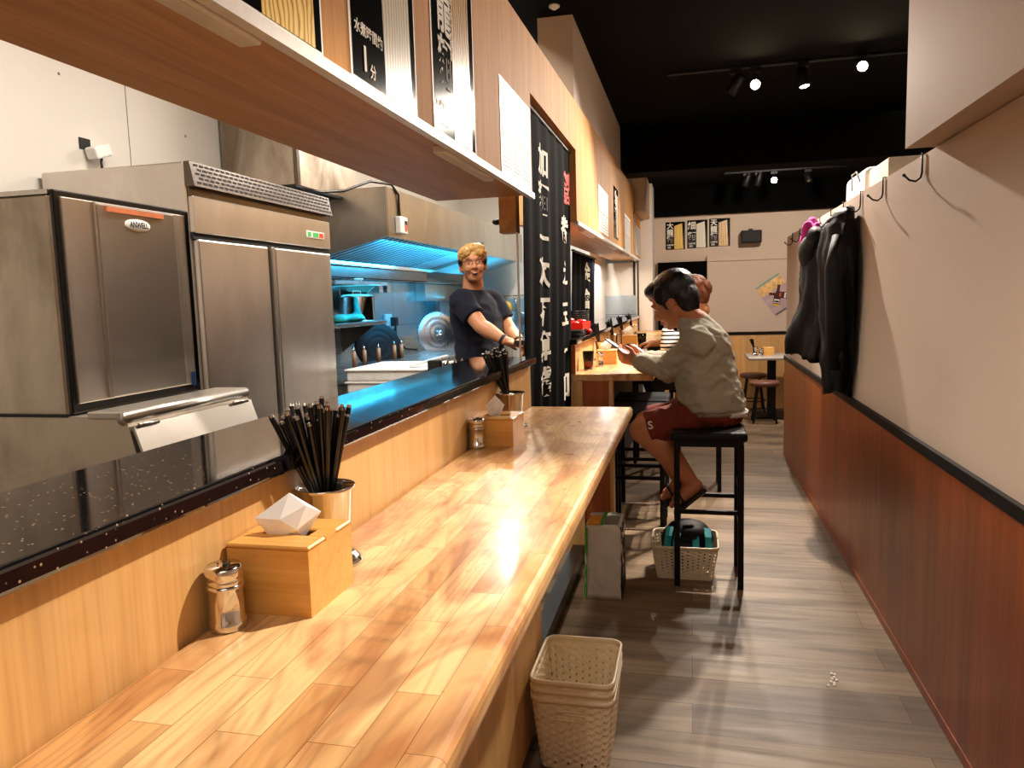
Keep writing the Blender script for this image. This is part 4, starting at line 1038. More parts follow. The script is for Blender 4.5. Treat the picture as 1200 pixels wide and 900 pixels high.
# ================================================================== BASKETS
def rrect(hx, hy, r, n=8):
    pts = []
    for cx, cy, a0 in ((hx - r, hy - r, 0), (-hx + r, hy - r, 90), (-hx + r, -hy + r, 180), (hx - r, -hy + r, 270)):
        for i in range(n + 1):
            a = math.radians(a0 + 90 * i / n); pts.append((cx + r * math.cos(a), cy + r * math.sin(a)))
    return pts
def resample(pts, n):
    P = [V((a, b_, 0)) for a, b_ in pts]; P.append(P[0]); L = [0]
    for i in range(1, len(P)): L.append(L[-1] + (P[i] - P[i-1]).length)
    out = []; k = 0
    for j in range(n):
        d = L[-1] * j / n
        while L[k + 1] < d: k += 1
        f = (d - L[k]) / max(1e-9, L[k+1] - L[k]); out.append(P[k].lerp(P[k+1], f))
    return out
def basket(loc, tx, ty, bx, by, h, label, group=None):
    t = thing('plastic_basket', loc, label, 'basket', group)
    n = 132; rows = 19
    top = resample(rrect(tx, ty, .03), n); bot = resample(rrect(bx, by, .025), n)
    z0, z1 = .006, h - .012
    vs = []; fs = []
    for j in range(rows + 1):
        k = j / rows
        for i in range(n):
            p = bot[i].lerp(top[i], k); d = p.normalized()
            off = .0011 * (1 if ((i // 3 + j) % 2) else -1)
            vs.append((p.x + d.x * off, p.y + d.y * off, z0 + (z1 - z0) * k))
    for j in range(rows):
        for i in range(n):
            if 0 < j < rows - 1 and (i + (3 if j % 2 else 0)) % 6 in (0,) : continue
            a = j * n + i; b_ = j * n + (i + 1) % n
            fs.append((a, b_, b_ + n, a + n))
    m = MB(); m.add(vs, fs, None, False)
    o = m.build('woven_wall', t, 'basket', world=False)
    sd = o.modifiers.new('s', 'SOLIDIFY'); sd.thickness = .0022; sd.offset = 0
    # rim and base
    m = MB()
    rp = resample(rrect(tx, ty, .03), 64); rp.append(rp[0])
    prof = [(.000, -.014), (.004, -.014), (.005, 0), (.001, .003), (-.004, 0), (-.002, -.014)]
    vs = []; fs = []
    for i in range(64):
        p = rp[i]; q = rp[(i + 1) % 64]; pr = rp[i - 1 if i else 63]; tn = (q - pr).normalized(); nn = V((tn.y, -tn.x, 0))
        for a, z in prof: vs.append((p.x + nn.x * a, p.y + nn.y * a, h + z))
    for i in range(64):
        for k in range(6):
            a = i * 6 + k; b_ = i * 6 + (k + 1) % 6; c = ((i + 1) % 64) * 6 + (k + 1) % 6; d = ((i + 1) % 64) * 6 + k
            fs.append((a, b_, c, d))
    m.add(vs, fs, None, True); m.build('rim', t, 'basket', world=False)
    m = MB(); bp = [(p.x, p.y) for p in bot]
    m.add([(x, y, .003) for x, y in bp] + [(x, y, .006) for x, y in bp], [list(range(n))[::-1], list(range(n, 2 * n))] + [(i, (i+1) % n, n + (i+1) % n, n + i) for i in range(n)]); m.build('base', t, 'basket', world=False)
    # handle slot on the near side
    m = MB(); k = .80; zz = z0 + (z1 - z0) * k; yy = -(by + (ty - by) * k) - .002
    pts = [(-.04, yy, zz + .008), (-.045, yy - .002, zz), (-.04, yy - .001, zz - .010), (.04, yy - .001, zz - .010), (.045, yy - .002, zz), (.04, yy, zz + .008), (-.04, yy, zz + .008)]
    m.tube(pts, .0028, None, 8); m.build('handle', t, 'basket', world=False)
    return t
for i in range(3):
    basket((-.345, 2.20, .001 + .027 * i), .122, .150, .102, .126, .235, ['lowest', 'middle', 'topmost'][i] + ' of the three cream woven plastic baskets stacked by the near counter', 'nested cream baskets by the near counter')
basket((-.035, 3.80, .001), .160, .150, .135, .125, .175, 'cream woven plastic basket with a bag inside under the customer\'s stool')
bp_ = thing('backpack', (-.03, 3.80, .03), 'black nylon backpack with teal bands stuffed in the basket under the stool', 'backpack')
m = MB(); m.ell((-.03, 3.81, .12), (.125, .11, .11)); m.ell((-.08, 3.80, .17), (.075, .09, .075)); m.ell((.04, 3.82, .175), (.07, .09, .065)); m.ell((.0, 3.76, .21), (.08, .06, .05)); m.ell((-.02, 3.83, .215), (.105, .09, .05))
o = m.build('body', bp_, 'nylon'); remesh(o, .008, 4)
for x in (-.135, -.085, .02, .09):
    m = MB(); m.hexa([(x - .018, 3.69, .05), (x + .018, 3.69, .05), (x + .018, 3.72, .05), (x - .018, 3.72, .05), (x * .86 - .014, 3.705, .215), (x * .86 + .018, 3.705, .215), (x * .80 + .018, 3.76, .245), (x * .80 - .014, 3.76, .245)]); m.build('teal_band', bp_, 'teal')
m = MB(); m.tube([(-.03, 3.75, .22), (-.04, 3.74, .255), (0, 3.74, .262), (.03, 3.75, .225)], .007); m.build('grab_handle', bp_, 'nylon')
# plastic-wrapped pack
pk = thing('paper_pack', (-.40, 3.50, 0), 'upright white plastic-wrapped pack with green edge and orange top print on the floor', 'pack')
m = MB(); bm = bmesh.new(); bmesh.ops.create_cube(bm, size=1)
bmesh.ops.subdivide_edges(bm, edges=list(bm.edges), cuts=16, use_grid_fill=True)
for v in bm.verts:
    x, y, z = v.co; k = z + .5
    px, py, pz = x * .158 * (1.06 - .03 * k), y * .24, k * .345
    nz = noise.noise(V((x * 5, y * 5, z * 9))) * .006 + noise.noise(V((x * 14, y * 14, z * 20))) * .003
    r = V((x, y, 0)); rr = max(abs(x), abs(y)) * 2
    v.co = V((-.405 + px + nz * x * 2, 3.50 + py + nz * y * 2 + (.02 * (k)), max(.0, pz + (nz if k > .95 else 0) - (.012 if (abs(x) > .45 or abs(y) > .45) and k > .97 else 0))))
bm.verts.index_update(); m.add([v.co.copy() for v in bm.verts], [[v.index for v in f.verts] for f in bm.faces], None, True); bm.free()
m.build('wrapper', pk, 'bagwhite')
m = MB(); m.hexa([(-.4935, 3.386, .0), (-.480, 3.376, .0), (-.480, 3.60, .0), (-.4935, 3.60, .0), (-.487, 3.40, .335), (-.474, 3.394, .335), (-.474, 3.60, .335), (-.487, 3.60, .335)]); m.build('green_band', pk, 'green')
m = MB(); m.box((-.478, 3.41, .345), (-.42, 3.55, .3515), 'orange'); m.box((-.42, 3.41, .345), (-.40, 3.62, .351), 'green'); m.box((-.395, 3.42, .345), (-.335, 3.60, .351), 'greyprint'); m.build('top_print', pk, fixn=False)
m = MB(); m.hexa([(-.323, 3.40, .0), (-.3165, 3.40, .0), (-.3165, 3.60, .0), (-.323, 3.60, .0), (-.330, 3.42, .33), (-.323, 3.42, .33), (-.323, 3.62, .33), (-.330, 3.62, .33)]); m.build('dark_side_print', pk, 'black')
# crumbs on the floor
m = MB(); rnd = random.Random(2)
for i in range(9): m.ell((.49 + rnd.uniform(-.02, .02), 2.77 + rnd.uniform(-.05, .05), .002), (.006, .009, .002), None, None, 8, 6)
o = tag(m.build('crumbs', None, 'paper'), 'small white crumbs on the floor plank beside the partition', 'crumbs', None, 'stuff')

# ================================================================== HOOKS AND COATS
HY = [2.945, 3.50, 3.935, 4.35, 4.72, 5.10, 5.55, 6.02, 6.42]
ordn = ['nearest', 'second', 'third', 'fourth', 'fifth', 'sixth', 'seventh', 'eighth', 'farthest']
hook0 = None
for i, y in enumerate(HY):
    lab = ordn[i] + ' black wire coat hook along the top of the partition'
    if hook0 is None:
        hook0 = thing('coat_hook', (.79, y, 1.863), lab, 'coat hook', 'coat hooks on the partition')
        m = MB(); m.tube([(.05, 0, .004), (-.006, 0, .004), (-.006, 0, -.06), (-.010, 0, -.078), (-.025, 0, -.09), (-.045, 0, -.085), (-.062, 0, -.068)], .0036, None, 8); m.build('wire', hook0, 'blackmetal', world=False)
        m = MB(); m.ell((-.063, 0, -.067), (.006, .006, .006)); m.build('tip', hook0, 'blackplastic', world=False)
    else: dup(hook0, (.79, y, 1.863), None, lab)

def coat(name, label, rings, mat, folds, amp, seed):
    """rings: (z, x centre, y centre, half x, half y)"""
    t = thing(name, (rings[-1][1], rings[-1][2], rings[-1][0]), label, 'coat')
    n = 72; vs = []; N = 40
    def smp(z):
        for a, b_ in zip(rings, rings[1:]):
            if a[0] <= z <= b_[0]:
                k = (z - a[0]) / (b_[0] - a[0]); k = k * k * (3 - 2 * k); return [a[q] + (b_[q] - a[q]) * k for q in range(5)]
        return rings[-1]
    z0, z1 = rings[0][0], rings[-1][0]
    for j in range(N + 1):
        z = z0 + (z1 - z0) * j / N; _, cx, cy, hx, hy = smp(z)
        for i in range(n):
            a = 2 * PI * i / n
            f = 1 + amp * math.sin(folds * a + seed + 1.5 * math.sin(z * 5 + seed)) * (1.2 - (z - z0) / (z1 - z0)) + .05 * noise.noise(V((math.cos(a) * 2, math.sin(a) * 2, z * 7 + seed)))
            x = min(cx + hx * math.cos(a) * f, .787); vs.append((x, cy + hy * math.sin(a) * f, z + (.015 * math.sin(3 * a + seed) if j == 0 else 0)))
    fs = [(j*n+i, j*n+(i+1) % n, (j+1)*n+(i+1) % n, (j+1)*n+i) for j in range(N) for i in range(n)] + [list(range(n))[::-1], [N*n+i for i in range(n)]]
    m = MB(); m.add(vs, fs, None, True); o = m.build('coat_body', t, mat)
    for v in o.data.vertices:
        p = v.co; q = p.x + t.location.x
        if q < .77: v.co = p + v.normal * .022 * (.5 - abs(noise.noise(V((p.x * 9, p.y * 9 + seed, p.z * 3.5)))) * 2)
    return t
k1 = coat('long_coat', 'long black coat hanging on the partition hooks, nearer and longer of the two', [(.885, .735, 4.20, .055, .20), (1.1, .73, 4.17, .062, .26), (1.4, .725, 4.15, .07, .31), (1.58, .715, 4.14, .075, .30), (1.70, .72, 4.12, .065, .22), (1.775, .735, 4.08, .045, .14), (1.80, .745, 4.05, .03, .08)], 'nylon', 6, .13, 1)
m = MB(); m.tube([(.70, 3.93, 1.66), (.675, 3.90, 1.5), (.68, 3.91, 1.25), (.69, 3.95, 1.02)], [.04, .052, .048, .035], None, 16); m.build('sleeve', k1, 'nylon')
m = MB(); m.tube([(.73, 3.96, 1.76), (.69, 4.06, 1.745), (.68, 4.18, 1.73), (.72, 4.28, 1.74)], [.02, .028, .028, .02], None, 14); m.build('collar', k1, 'nylon')
k2 = coat('padded_jacket', 'black padded jacket with flared hem hanging beyond the long coat', [(1.03, .685, 4.72, .125, .30), (1.12, .69, 4.72, .13, .30), (1.35, .705, 4.68, .085, .26), (1.55, .705, 4.66, .08, .24), (1.66, .70, 4.66, .075, .2), (1.76, .72, 4.62, .05, .14)], 'nylon', 5, .12, 4)
m = MB(); m.ell((.655, 4.60, 1.62), (.06, .13, .10)); m.ell((.67, 4.5, 1.70), (.05, .10, .06)); o = m.build('hood', k2, 'nylon'); remesh(o, .01, 4)
m = MB()
rnd = random.Random(5)
for i in range(9): m.ell((.655 + rnd.uniform(-.02, .03), 4.50 + .028 * i, 1.70 + .06 * math.sin(i * .5) + rnd.uniform(-.02, .02)), (.032, .032, .05), None, Matrix.Rotation(rnd.uniform(-.6, .6), 3, 'X'), 12, 8)
o = tag(m.build('scarf', None, 'fuchsia'), 'bright fuchsia scarf bundled over the black coats', 'scarf'); remesh(o, .008, 3)

# boxes standing behind the partition
cb_ = thing('tall_cabinet', (1.2, 4.6, 0), 'tall beige cabinet top behind the partition carrying boxes', 'cabinet')
m = MB(); m.box((.90, 3.4, 0), (1.5, 6.0, 1.84)); m.build('body', cb_, 'greyfoam')
m = MB(); m.bev((.93, 4.05, 1.84), (1.25, 4.45, 2.035), .006); tag(m.build('cardboard_box', None, 'greyfoam'), 'beige box on the cabinet above the partition, beside the second hook', 'box')
pb_ = thing('paper_bag', (1.05, 4.75, 1.84), 'cream paper bag standing beside the beige box above the partition', 'bag')
m = MB(); m.bev((.92, 4.52, 1.84), (1.18, 5.05, 2.07), .04); m.build('bag', pb_, 'tissue')
m = MB(); m.tube([(.918, 4.62, 2.0), (.905, 4.66, 2.06), (.905, 4.78, 2.06), (.918, 4.84, 1.98)], .004); m.build('handle', pb_, 'ink')

# ================================================================== FAR TABLE
tb = thing('pedestal_table', (.98, 8.95, 0), 'small square grey-topped pedestal table by the far wall', 'table')
m = MB(); m.bev((.61, 8.62, .665), (1.35, 9.28, .70), .012); m.build('tabletop', tb, 'greytop')
m = MB(); m.bev((.84, 8.90, .02), (.93, 8.99, .665), .004, seg=1); m.build('pedestal', tb, 'blackmetal')
m = MB(); m.bev((.70, 8.72, 0), (1.15, 9.17, .022), .006, seg=1); m.build('base', tb, 'blackmetal')
def rstool(x, y, label):
    t = thing('round_stool', (x, y, 0), label, 'stool', 'round brown stools at the far table')
    m = MB(); m.lathe([(0, .40), (.14, .40), (.155, .41), (.157, .44), (.14, .452), (0, .455)], (0, 0, 0)); m.build('seat', t, 'brownseat', world=False)
    for a in (45, 135, 225, 315):
        c, s_ = math.cos(math.radians(a)), math.sin(math.radians(a))
        m = MB(); m.cyl((c * .17, s_ * .17, 0), (c * .10, s_ * .10, .40), .011); m.build('leg', t, 'blackmetal', world=False)
    m = MB(); rp = [(.145 * math.cos(2*PI*i/24), .145 * math.sin(2*PI*i/24), .13) for i in range(25)]; m.tube(rp, .006, None, 8); m.build('foot_ring', t, 'blackmetal', world=False)
    return t
r0 = rstool(.77, 8.52, 'round brown-seated stool in front of the far pedestal table')
dup(r0, (.72, 9.36, 0), None, 'round stool behind the far pedestal table against the oak wainscot')
dup(r0, (1.22, 9.38, 0), None, 'round stool behind the far table partly hidden by the partition')
canister((.70, 8.9, .70), .10, .03, 'small chopstick canister on the far pedestal table')
chopsticks((.70, 8.9, .70), .10, .025, 10, .17, 'black chopstick in the canister on the far table', 'chopsticks on the far table', (-.30, -.1), .22, 31, False)
shaker((.765, 8.9, .70), 'steel shaker on the far pedestal table')
tissue_box((.85, 8.95, .70), .11, .11, .09, 'bamboo tissue box on the far pedestal table', '')
# light switch plate on kitchen far board near second cabinets
m = MB(); m.box((-2.71, 8.0, 1.6), (-2.70, 8.01, 1.61)); 
wb = thing('white_board', (-.98, 8.4, 1.0), 'white kitchen partition board seen between the inner curtain and the column', 'panel')
m = MB(); m.box((-1.02, 7.55, .95), (-.98, 9.0, 2.0)); m.build('board', wb, 'kitchenwall')
m = MB(); m.box((-.98, 7.85, 1.70), (-.965, 8.15, 1.74)); m.build('vent', wb, 'whitetrim')
m = MB(); m.box((-.66, 8.96, 1.19), (-.635, 9.04, 1.83)); tag(m.build('black_post', None, 'black'), 'thin black post beside the white column', 'post')
# ================================================================== PEOPLE
def frame(fwd, pitch=0, roll=0):
    """rotation taking local +X (face) to fwd, +Z up, then nodding by pitch"""
    f = V(fwd).normalized(); z = V((0, 0, 1)); l = z.cross(f).normalized(); u = f.cross(l)
    B = Matrix((f, l, u)).transposed()
    return B @ Matrix.Rotation(pitch, 3, 'Y') @ Matrix.Rotation(roll, 3, 'X')
def head(mb, c, Rm, s=1.0, mouth_open=False):
    c = V(c); L = lambda x, y, z: c + Rm @ (V((x, y, z)) * s)
    E = lambda p, r, rr=None: mb.ell(L(*p), tuple(q * s for q in r), None, Rm if rr is None else Rm @ rr, 24, 16)
    E((-.012, 0, .030), (.098, .077, .090)); E((.018, 0, -.025), (.074, .064, .088))
    E((.034, 0, -.078), (.046, .046, .034)); E((.066, 0, -.092), (.020, .024, .018))
    E((.074, .034, -.030), (.022, .026, .026)); E((.074, -.034, -.030), (.022, .026, .026))       # cheeks
    E((.078, 0, .022), (.018, .052, .014))                                                       # brow
    mb.caps(L(.086, 0, .006), L(.106, 0, -.030), .008 * s, .0125 * s); E((.098, .011, -.034), (.010, .008, .008)); E((.098, -.011, -.034), (.010, .008, .008))
    E((.086, 0, -.056), (.012, .022, .007)); E((.084, 0, -.070 if not mouth_open else -.078), (.012, .020, .008))
    for sg in (1, -1):
        E((-.004, sg * .078, -.012), (.020, .008, .032)); E((.0, sg * .076, -.034), (.010, .008, .012))
    mb.caps(L(-.022, 0, -.055), L(-.040, 0, -.125), .052 * s, .056 * s)
def eyes(par, c, Rm, s=1.0, brow='hairblack', down=0):
    c = V(c); L = lambda x, y, z: c + Rm @ (V((x, y, z)) * s)
    for sg in (1, -1):
        m = MB(); m.ell(L(.0800, sg * .031, .000), (.010 * s, .0115 * s, .0032 * s), 'eyewhite', Rm, 14, 10); m.ell(L(.0872, sg * .031, .0), (.0038 * s, .0046 * s, .0034 * s), 'black', Rm, 12, 8); m.build('eye', par)
        m = MB(); m.tube([L(.090, sg * .014, .022), L(.0905, sg * .030, .027), L(.081, sg * .050, .021)], [.003 * s, .0035 * s, .002 * s], None, 8); m.build('eyebrow', par, brow)
def hand(mb, w, d, nrm, s=1.0, curl=(.5, .6, .4), side=1, thumb_open=.5, spread=.05):
    """w wrist, d finger direction, nrm direction the palm faces, side picks the thumb side"""
    w = V(w); d = V(d).normalized(); nrm = V(nrm); nrm = (nrm - d * nrm.dot(d)).normalized(); t = d.cross(nrm) * side
    pl = .088 * s
    rm = Matrix((d, t, nrm)).transposed()
    mb.ell(w + d * pl * .5, (.050 * s, .040 * s, .016 * s), None, rm, 20, 12)
    mb.ell(w + d * pl * .78, (.020 * s, .039 * s, .014 * s), None, rm, 20, 12)
    mb.caps(w - d * .01 * s, w + d * pl * .35, .024 * s, .026 * s)
    for i, (off, ln) in enumerate(((.029, .92), (.010, 1.0), (-.010, .94), (-.028, .76))):
        p = w + d * pl * .92 + t * off * s; a = 0; dirv = (d + t * off * spread * 20).normalized()
        seg = [.040, .025, .020]
        for k in range(3):
            a = curl[k]; ax = t
            dirv = Matrix.Rotation(a * (1 + .08 * i), 3, dirv.cross(nrm).normalized()) @ dirv
            q = p + dirv * seg[k] * ln * s
            mb.caps(p, q, (.0092 - .0008 * k) * s, (.0086 - .0009 * k) * s, None, 12); p = q
    p = w + d * pl * .22 + t * .028 * s
    d1 = (d * .65 + t * thumb_open + nrm * .45).normalized(); q = p + d1 * .042 * s
    mb.caps(p, q, .0135 * s, .011 * s, None, 12); d2 = (d * .95 + t * thumb_open * .35 + nrm * .25).normalized(); mb.caps(q, q + d2 * .030 * s, .0105 * s, .0085 * s, None, 12)
def hairize(ob, amp, freq, dirv=(1, 1, .25)):
    me = ob.data
    for v in me.vertices:
        p = v.co; k = noise.noise(V((p.x * freq * dirv[0], p.y * freq * dirv[1], p.z * freq * dirv[2])))
        k2 = noise.noise(V((p.x * freq * 3 * dirv[0] + 5, p.y * freq * 3 * dirv[1], p.z * freq * 3 * dirv[2])))
        v.co = p + v.normal * (k * amp + k2 * amp * .5)
def wrinkle(ob, amp, freq, sq=(1, 1, 1)):
    me = ob.data
    for v in me.vertices:
        p = v.co; k = 1 - 2 * abs(noise.noise(V((p.x * freq * sq[0], p.y * freq * sq[1], p.z * freq * sq[2]))))
        v.co = p + v.normal * (k - .5) * amp

# ---------------------------------------------------------------- customer in the grey sweatshirt, seated in profile
P1 = thing('person', (.09, 3.86, .76), 'seated man in grey sweatshirt and rust-red shorts bent over a phone', 'person')
F = V((-.95, .31, 0)).normalized(); Lt = V((F.y, -F.x, 0))      # Lt points to his right (away from the camera)
Ri = Lt
if Ri.y < 0: Ri = -Ri
RH = frame(F, .50)
hc = V((-.088, 3.86, 1.372))
b = MB(); head(b, hc, RH, 1.10)
b.caps((-.035, 3.865, 1.30), (.03, 3.87, 1.20), .058, .075)                       # neck into the shoulders
b.loft([((.03, 3.87, 1.24), F * .07, Ri * .14), ((.06, 3.865, 1.15), F * .09, Ri * .16), ((.08, 3.86, .95), F * .12, Ri * .155), ((.10, 3.86, .80), F * .12, Ri * .15)])
hipL, hipR = V((.12, 3.79, .835)), V((.12, 3.94, .835))
kL, kR = V((-.235, 3.765, .735)), V((-.23, 3.965, .735))
aL, aR = V((.0, 3.745, .475)), V((-.06, 3.955, .44))
b.caps(hipL, kL, .084, .070); b.caps(hipR, kR, .084, .070)
def calf(b, k, a):
    mid = k.lerp(a, .38) + V((.012, 0, .008)); b.caps(k, mid, .066, .068); b.caps(mid, a, .068, .038)
calf(b, kL, aL); calf(b, kR, aR)
def foot(b, a, toe, s=1):
    a = V(a); toe = V(toe); d = (toe - a).normalized(); b.caps(a, a.lerp(toe, .35), .036 * s, .036 * s); b.caps(a.lerp(toe, .3), a.lerp(toe, .75), .034 * s, .030 * s)
    for k in (-1, 0, 1): b.caps(a.lerp(toe, .7) + V((0, k * .018, 0)), toe + V((0, k * .022, 0)), .022 * s, .013 * s)
hlL = V((.018, 3.74, .465)); toL = V((-.098, 3.725, .368)); hlR = V((-.045, 3.955, .43)); toR = V((-.15, 3.95, .345))
foot(b, hlL, toL); foot(b, hlR, toR)
# hands
wL, wR = V((-.272, 3.985, 1.062)), V((-.262, 4.17, 1.058))
elL, elR = V((-.118, 3.82, 1.035)), V((-.085, 4.20, 1.035))
b.caps(elL, wL, .042, .028); b.caps(elR, wR, .042, .028)
shL, shR = V((.035, 3.695, 1.175)), V((.09, 4.05, 1.175))
b.caps(shL, elL, .050, .042); b.caps(shR, elR, .050, .042)
hand(b, wL, (-.95, .12, .22), (-.05, .75, .60), 1.02, (.55, .75, .5), -1, .55)
hand(b, wR, (-.95, -.18, .20), (0, -.75, .60), 1.02, (.55, .75, .5), 1, .55)
ob = b.build('body', P1, 'skin2'); remesh(ob, .0048, 5, .5)
eyes(P1, hc, RH, 1.10)
m = MB(); q = lambda x, y, z: hc + RH @ (V((x, y, z)) * 1.10); m.ell(q(.094, 0, -.0635), (.008, .019, .0045), None, RH, 14, 8); m.build('mouth', P1, 'lip')
# hair
h = MB()
for p, r in (((-.026, 0, .052), (.106, .089, .088)), ((-.062, 0, .0), (.062, .078, .080)), ((.045, 0, .088), (.055, .066, .038)), ((.068, -.02, .066), (.034, .042, .028)), ((-.055, 0, -.055), (.044, .060, .045)), ((.01, .078, .035), (.040, .012, .045)), ((.01, -.078, .035), (.040, .012, .045)), ((.016, -.076, -.006), (.012, .008, .028)), ((.016, .076, -.006), (.012, .008, .028))):
    h.ell(q(*p), tuple(x * 1.1 for x in r), None, RH, 24, 16)
hr = h.build('hair', P1, 'hairblack'); remesh(hr, .005, 3); hairize(hr, .0022, 90, (1, 1, .3))
# sweatshirt: torso with both sleeves
s = MB()
s.loft([((.108, 3.86, .835), F * .150, Ri * .200), ((.102, 3.86, .85), F * .158, Ri * .207), ((.090, 3.86, .90), F * .158, Ri * .208), ((.075, 3.862, .98), F * .145, Ri * .208), ((.075, 3.865, 1.08), F * .125, Ri * .212),
        ((.066, 3.868, 1.17), F * .110, Ri * .205), ((.045, 3.87, 1.235), F * .098, Ri * .168), ((.015, 3.872, 1.285), F * .078, Ri * .105), ((-.008, 3.872, 1.315), F * .066, Ri * .076)], None, 36)
s.ell((.115, 3.86, 1.12), (.075, .15, .13))
for sh, el, wr in ((shL, elL, wL), (shR, elR, wR)):
    s.ell(sh, .078, None); s.caps(sh, el, .073, .064); s.ell(el + V((.0, 0, -.004)), .062); fw = wr.lerp(el, .12); s.caps(el, fw, .060, .046); s.cyl(fw.lerp(el, .15), fw.lerp(el, -.05), .050, .048, None, 24)
sw = s.build('sweatshirt', P1, 'sweat'); remesh(sw, .0075, 5, .5); wrinkle(sw, .010, 9, (1, 1, 1.6)); wrinkle(sw, .006, 19, (1, 1, 1.4))
m = MB(); m.loft([((.112, 3.86, .815), F * .138, Ri * .190), ((.108, 3.86, .85), F * .148, Ri * .198)], None, 36); m.build('shirt_hem', P1, 'sweat')
m = MB(); m.loft([((.135, 3.86, .80), F * .132, Ri * .150), ((.135, 3.86, .825), F * .140, Ri * .155)], None, 30); m.build('undershirt', P1, 'shirtwhite')
# shorts
t_ = MB(); t_.loft([((.112, 3.86, .762), F * .125, Ri * .168), ((.11, 3.86, .80), F * .143, Ri * .188), ((.105, 3.86, .86), F * .135, Ri * .17)], None, 30)
for hp_, kn_ in ((hipL, kL), (hipR, kR)):
    e = hp_.lerp(kn_, .93); t_.cyl(hp_, e + V((0, 0, -.004)), .094, .089, None, 26); t_.ell(hp_, (.092, .09, .078))
sh_ = t_.build('shorts', P1, 'shorts'); remesh(sh_, .007, 3, .4); wrinkle(sh_, .008, 14)
m = MB(); m.text('S', .055, (-.195, 3.668, .775), (1, 0, .15), (-.15, 0, 1), None, .02); m.build('printed_mark', P1, 'charwhite', fixn=False)
for hl, to in ((hlL, toL), (hlR, toR)):
    d = (to - hl).normalized(); dn = V((d.z, 0, -d.x)).normalized()
    if dn.z > 0: dn = -dn
    m = MB(); rm = Matrix((d, V((0, 1, 0)), dn)).transposed().to_4x4(); mid = hl.lerp(to, .47) + dn * .042
    m.bev((-.105, -.042, -.011), (.098, .042, .011), .010, None, 2, Matrix.Translation(mid) @ rm)
    m.tube([hl.lerp(to, .62) + V((0, -.042, 0)) + dn * .03, hl.lerp(to, .55) + V((0, -.03, 0)) - dn * .032, hl.lerp(to, .55) + V((0, .03, 0)) - dn * .032, hl.lerp(to, .62) + V((0, .042, 0)) + dn * .03], .006, None, 8)
    m.build('sandal', P1, 'blackplastic')
# phones
def phone(c, rotm, label):
    t = thing('phone', c, label, 'phone'); X = Matrix.Translation(c) @ rotm.to_4x4()
    m = MB(); m.bev((-.036, -.075, -.004), (.036, .075, .004), .006, None, 2, X); m.build('case', t, 'bluescreen')
    m = MB(); m.bev((-.033, -.070, .0038), (.033, .070, .0048), .0004, None, 1, X); m.build('screen', t, 'screen')
pm = Matrix.Rotation(math.radians(38), 3, 'Y') @ Matrix.Rotation(math.radians(90), 3, 'Z')
phone(V((-.385, 4.045, 1.135)), Matrix.Rotation(math.radians(35), 3, 'Y') @ Matrix.Rotation(math.radians(80), 3, 'Z'), 'dark blue phone held in the seated man\'s hands')
phone(V((-.275, 4.42, 1.078)), Matrix.Rotation(math.radians(38), 3, 'Y') @ Matrix.Rotation(math.radians(85), 3, 'Z'), 'second pale phone leaning behind the man\'s hands')

# ---------------------------------------------------------------- chef
P2 = thing('person', (-1.24, 4.2, 0), 'chef with bleached hair, glasses and navy T-shirt standing in the kitchen looking out', 'person')
cdir = V((1.24, -4.2, -.05)).normalized()
RH2 = frame((cdir.x * .85 + .12, cdir.y, .02), -.06, .06)
hc2 = V((-1.215, 4.18, 1.612)); s2 = .95
b = MB(); head(b, hc2, RH2, s2, True)
b.caps((-1.225, 4.205, 1.545), (-1.235, 4.22, 1.40), .056, .066)
FX2 = V((.93, -.36, 0)).normalized(); SX2 = V((.36, .93, 0))
b.loft([((-1.235, 4.23, 1.43), FX2 * .06, SX2 * .13), ((-1.225, 4.24, 1.34), FX2 * .095, SX2 * .17), ((-1.21, 4.25, 1.1), FX2 * .10, SX2 * .14), ((-1.21, 4.25, .9), FX2 * .105, SX2 * .15), ((-1.21, 4.25, .8), FX2 * .09, SX2 * .14)])
shR2, elR2, wR2 = V((-1.245, 4.05, 1.40)), V((-1.125, 3.99, 1.265)), V((-.985, 3.96, 1.185))
shL2, elL2, wL2 = V((-1.17, 4.40, 1.40)), V((-1.05, 4.38, 1.21)), V((-.955, 4.20, 1.16))
for sh, el, wr in ((shR2, elR2, wR2), (shL2, elL2, wL2)):
    b.caps(sh, el, .052, .043); m1 = el.lerp(wr, .3); b.caps(el, m1, .043, .044); b.caps(m1, wr, .044, .027)
hand(b, wR2, (.85, .25, -.35), (.3, .1, -.95), 1.0, (.35, .6, .5), 1, .5)
hand(b, wL2, (.85, -.25, -.35), (.3, -.1, -.95), 1.0, (.35, .6, .5), -1, .5)
for yy in (4.16, 4.33):
    b.caps((-1.21, yy, .85), (-1.20, yy, .47), .085, .058); b.caps((-1.20, yy, .47), (-1.22, yy, .09), .056, .038); b.caps((-1.22, yy, .05), (-1.05, yy - .03, .035), .042, .034)
ob = b.build('body', P2, 'skin'); remesh(ob, .0048, 5, .5)
eyes(P2, hc2, RH2, s2, 'hairblack')
q2 = lambda x, y, z: hc2 + RH2 @ (V((x, y, z)) * s2)
m = MB(); m.ell(q2(.0925, 0, -.068), (.008, .019, .010), 'lip', RH2, 16, 10); m.ell(q2(.0985, 0, -.068), (.004, .013, .0065), 'black', RH2, 14, 8); m.ell(q2(.100, 0, -.0635), (.003, .010, .0022), 'eyewhite', RH2, 12, 8); m.build('mouth', P2, fixn=False)
h = MB()
for p, r in (((-.020, 0, .050), (.104, .087, .076)), ((.045, .018, .085), (.052, .058, .034)), ((.066, .034, .060), (.030, .036, .030)), ((.056, -.042, .066), (.036, .034, .030)), ((.03, -.068, .05), (.035, .02, .035)), ((.03, .068, .05), (.035, .02, .035))):
    h.ell(q2(*p), tuple(x * s2 for x in r), None, RH2, 24, 16)
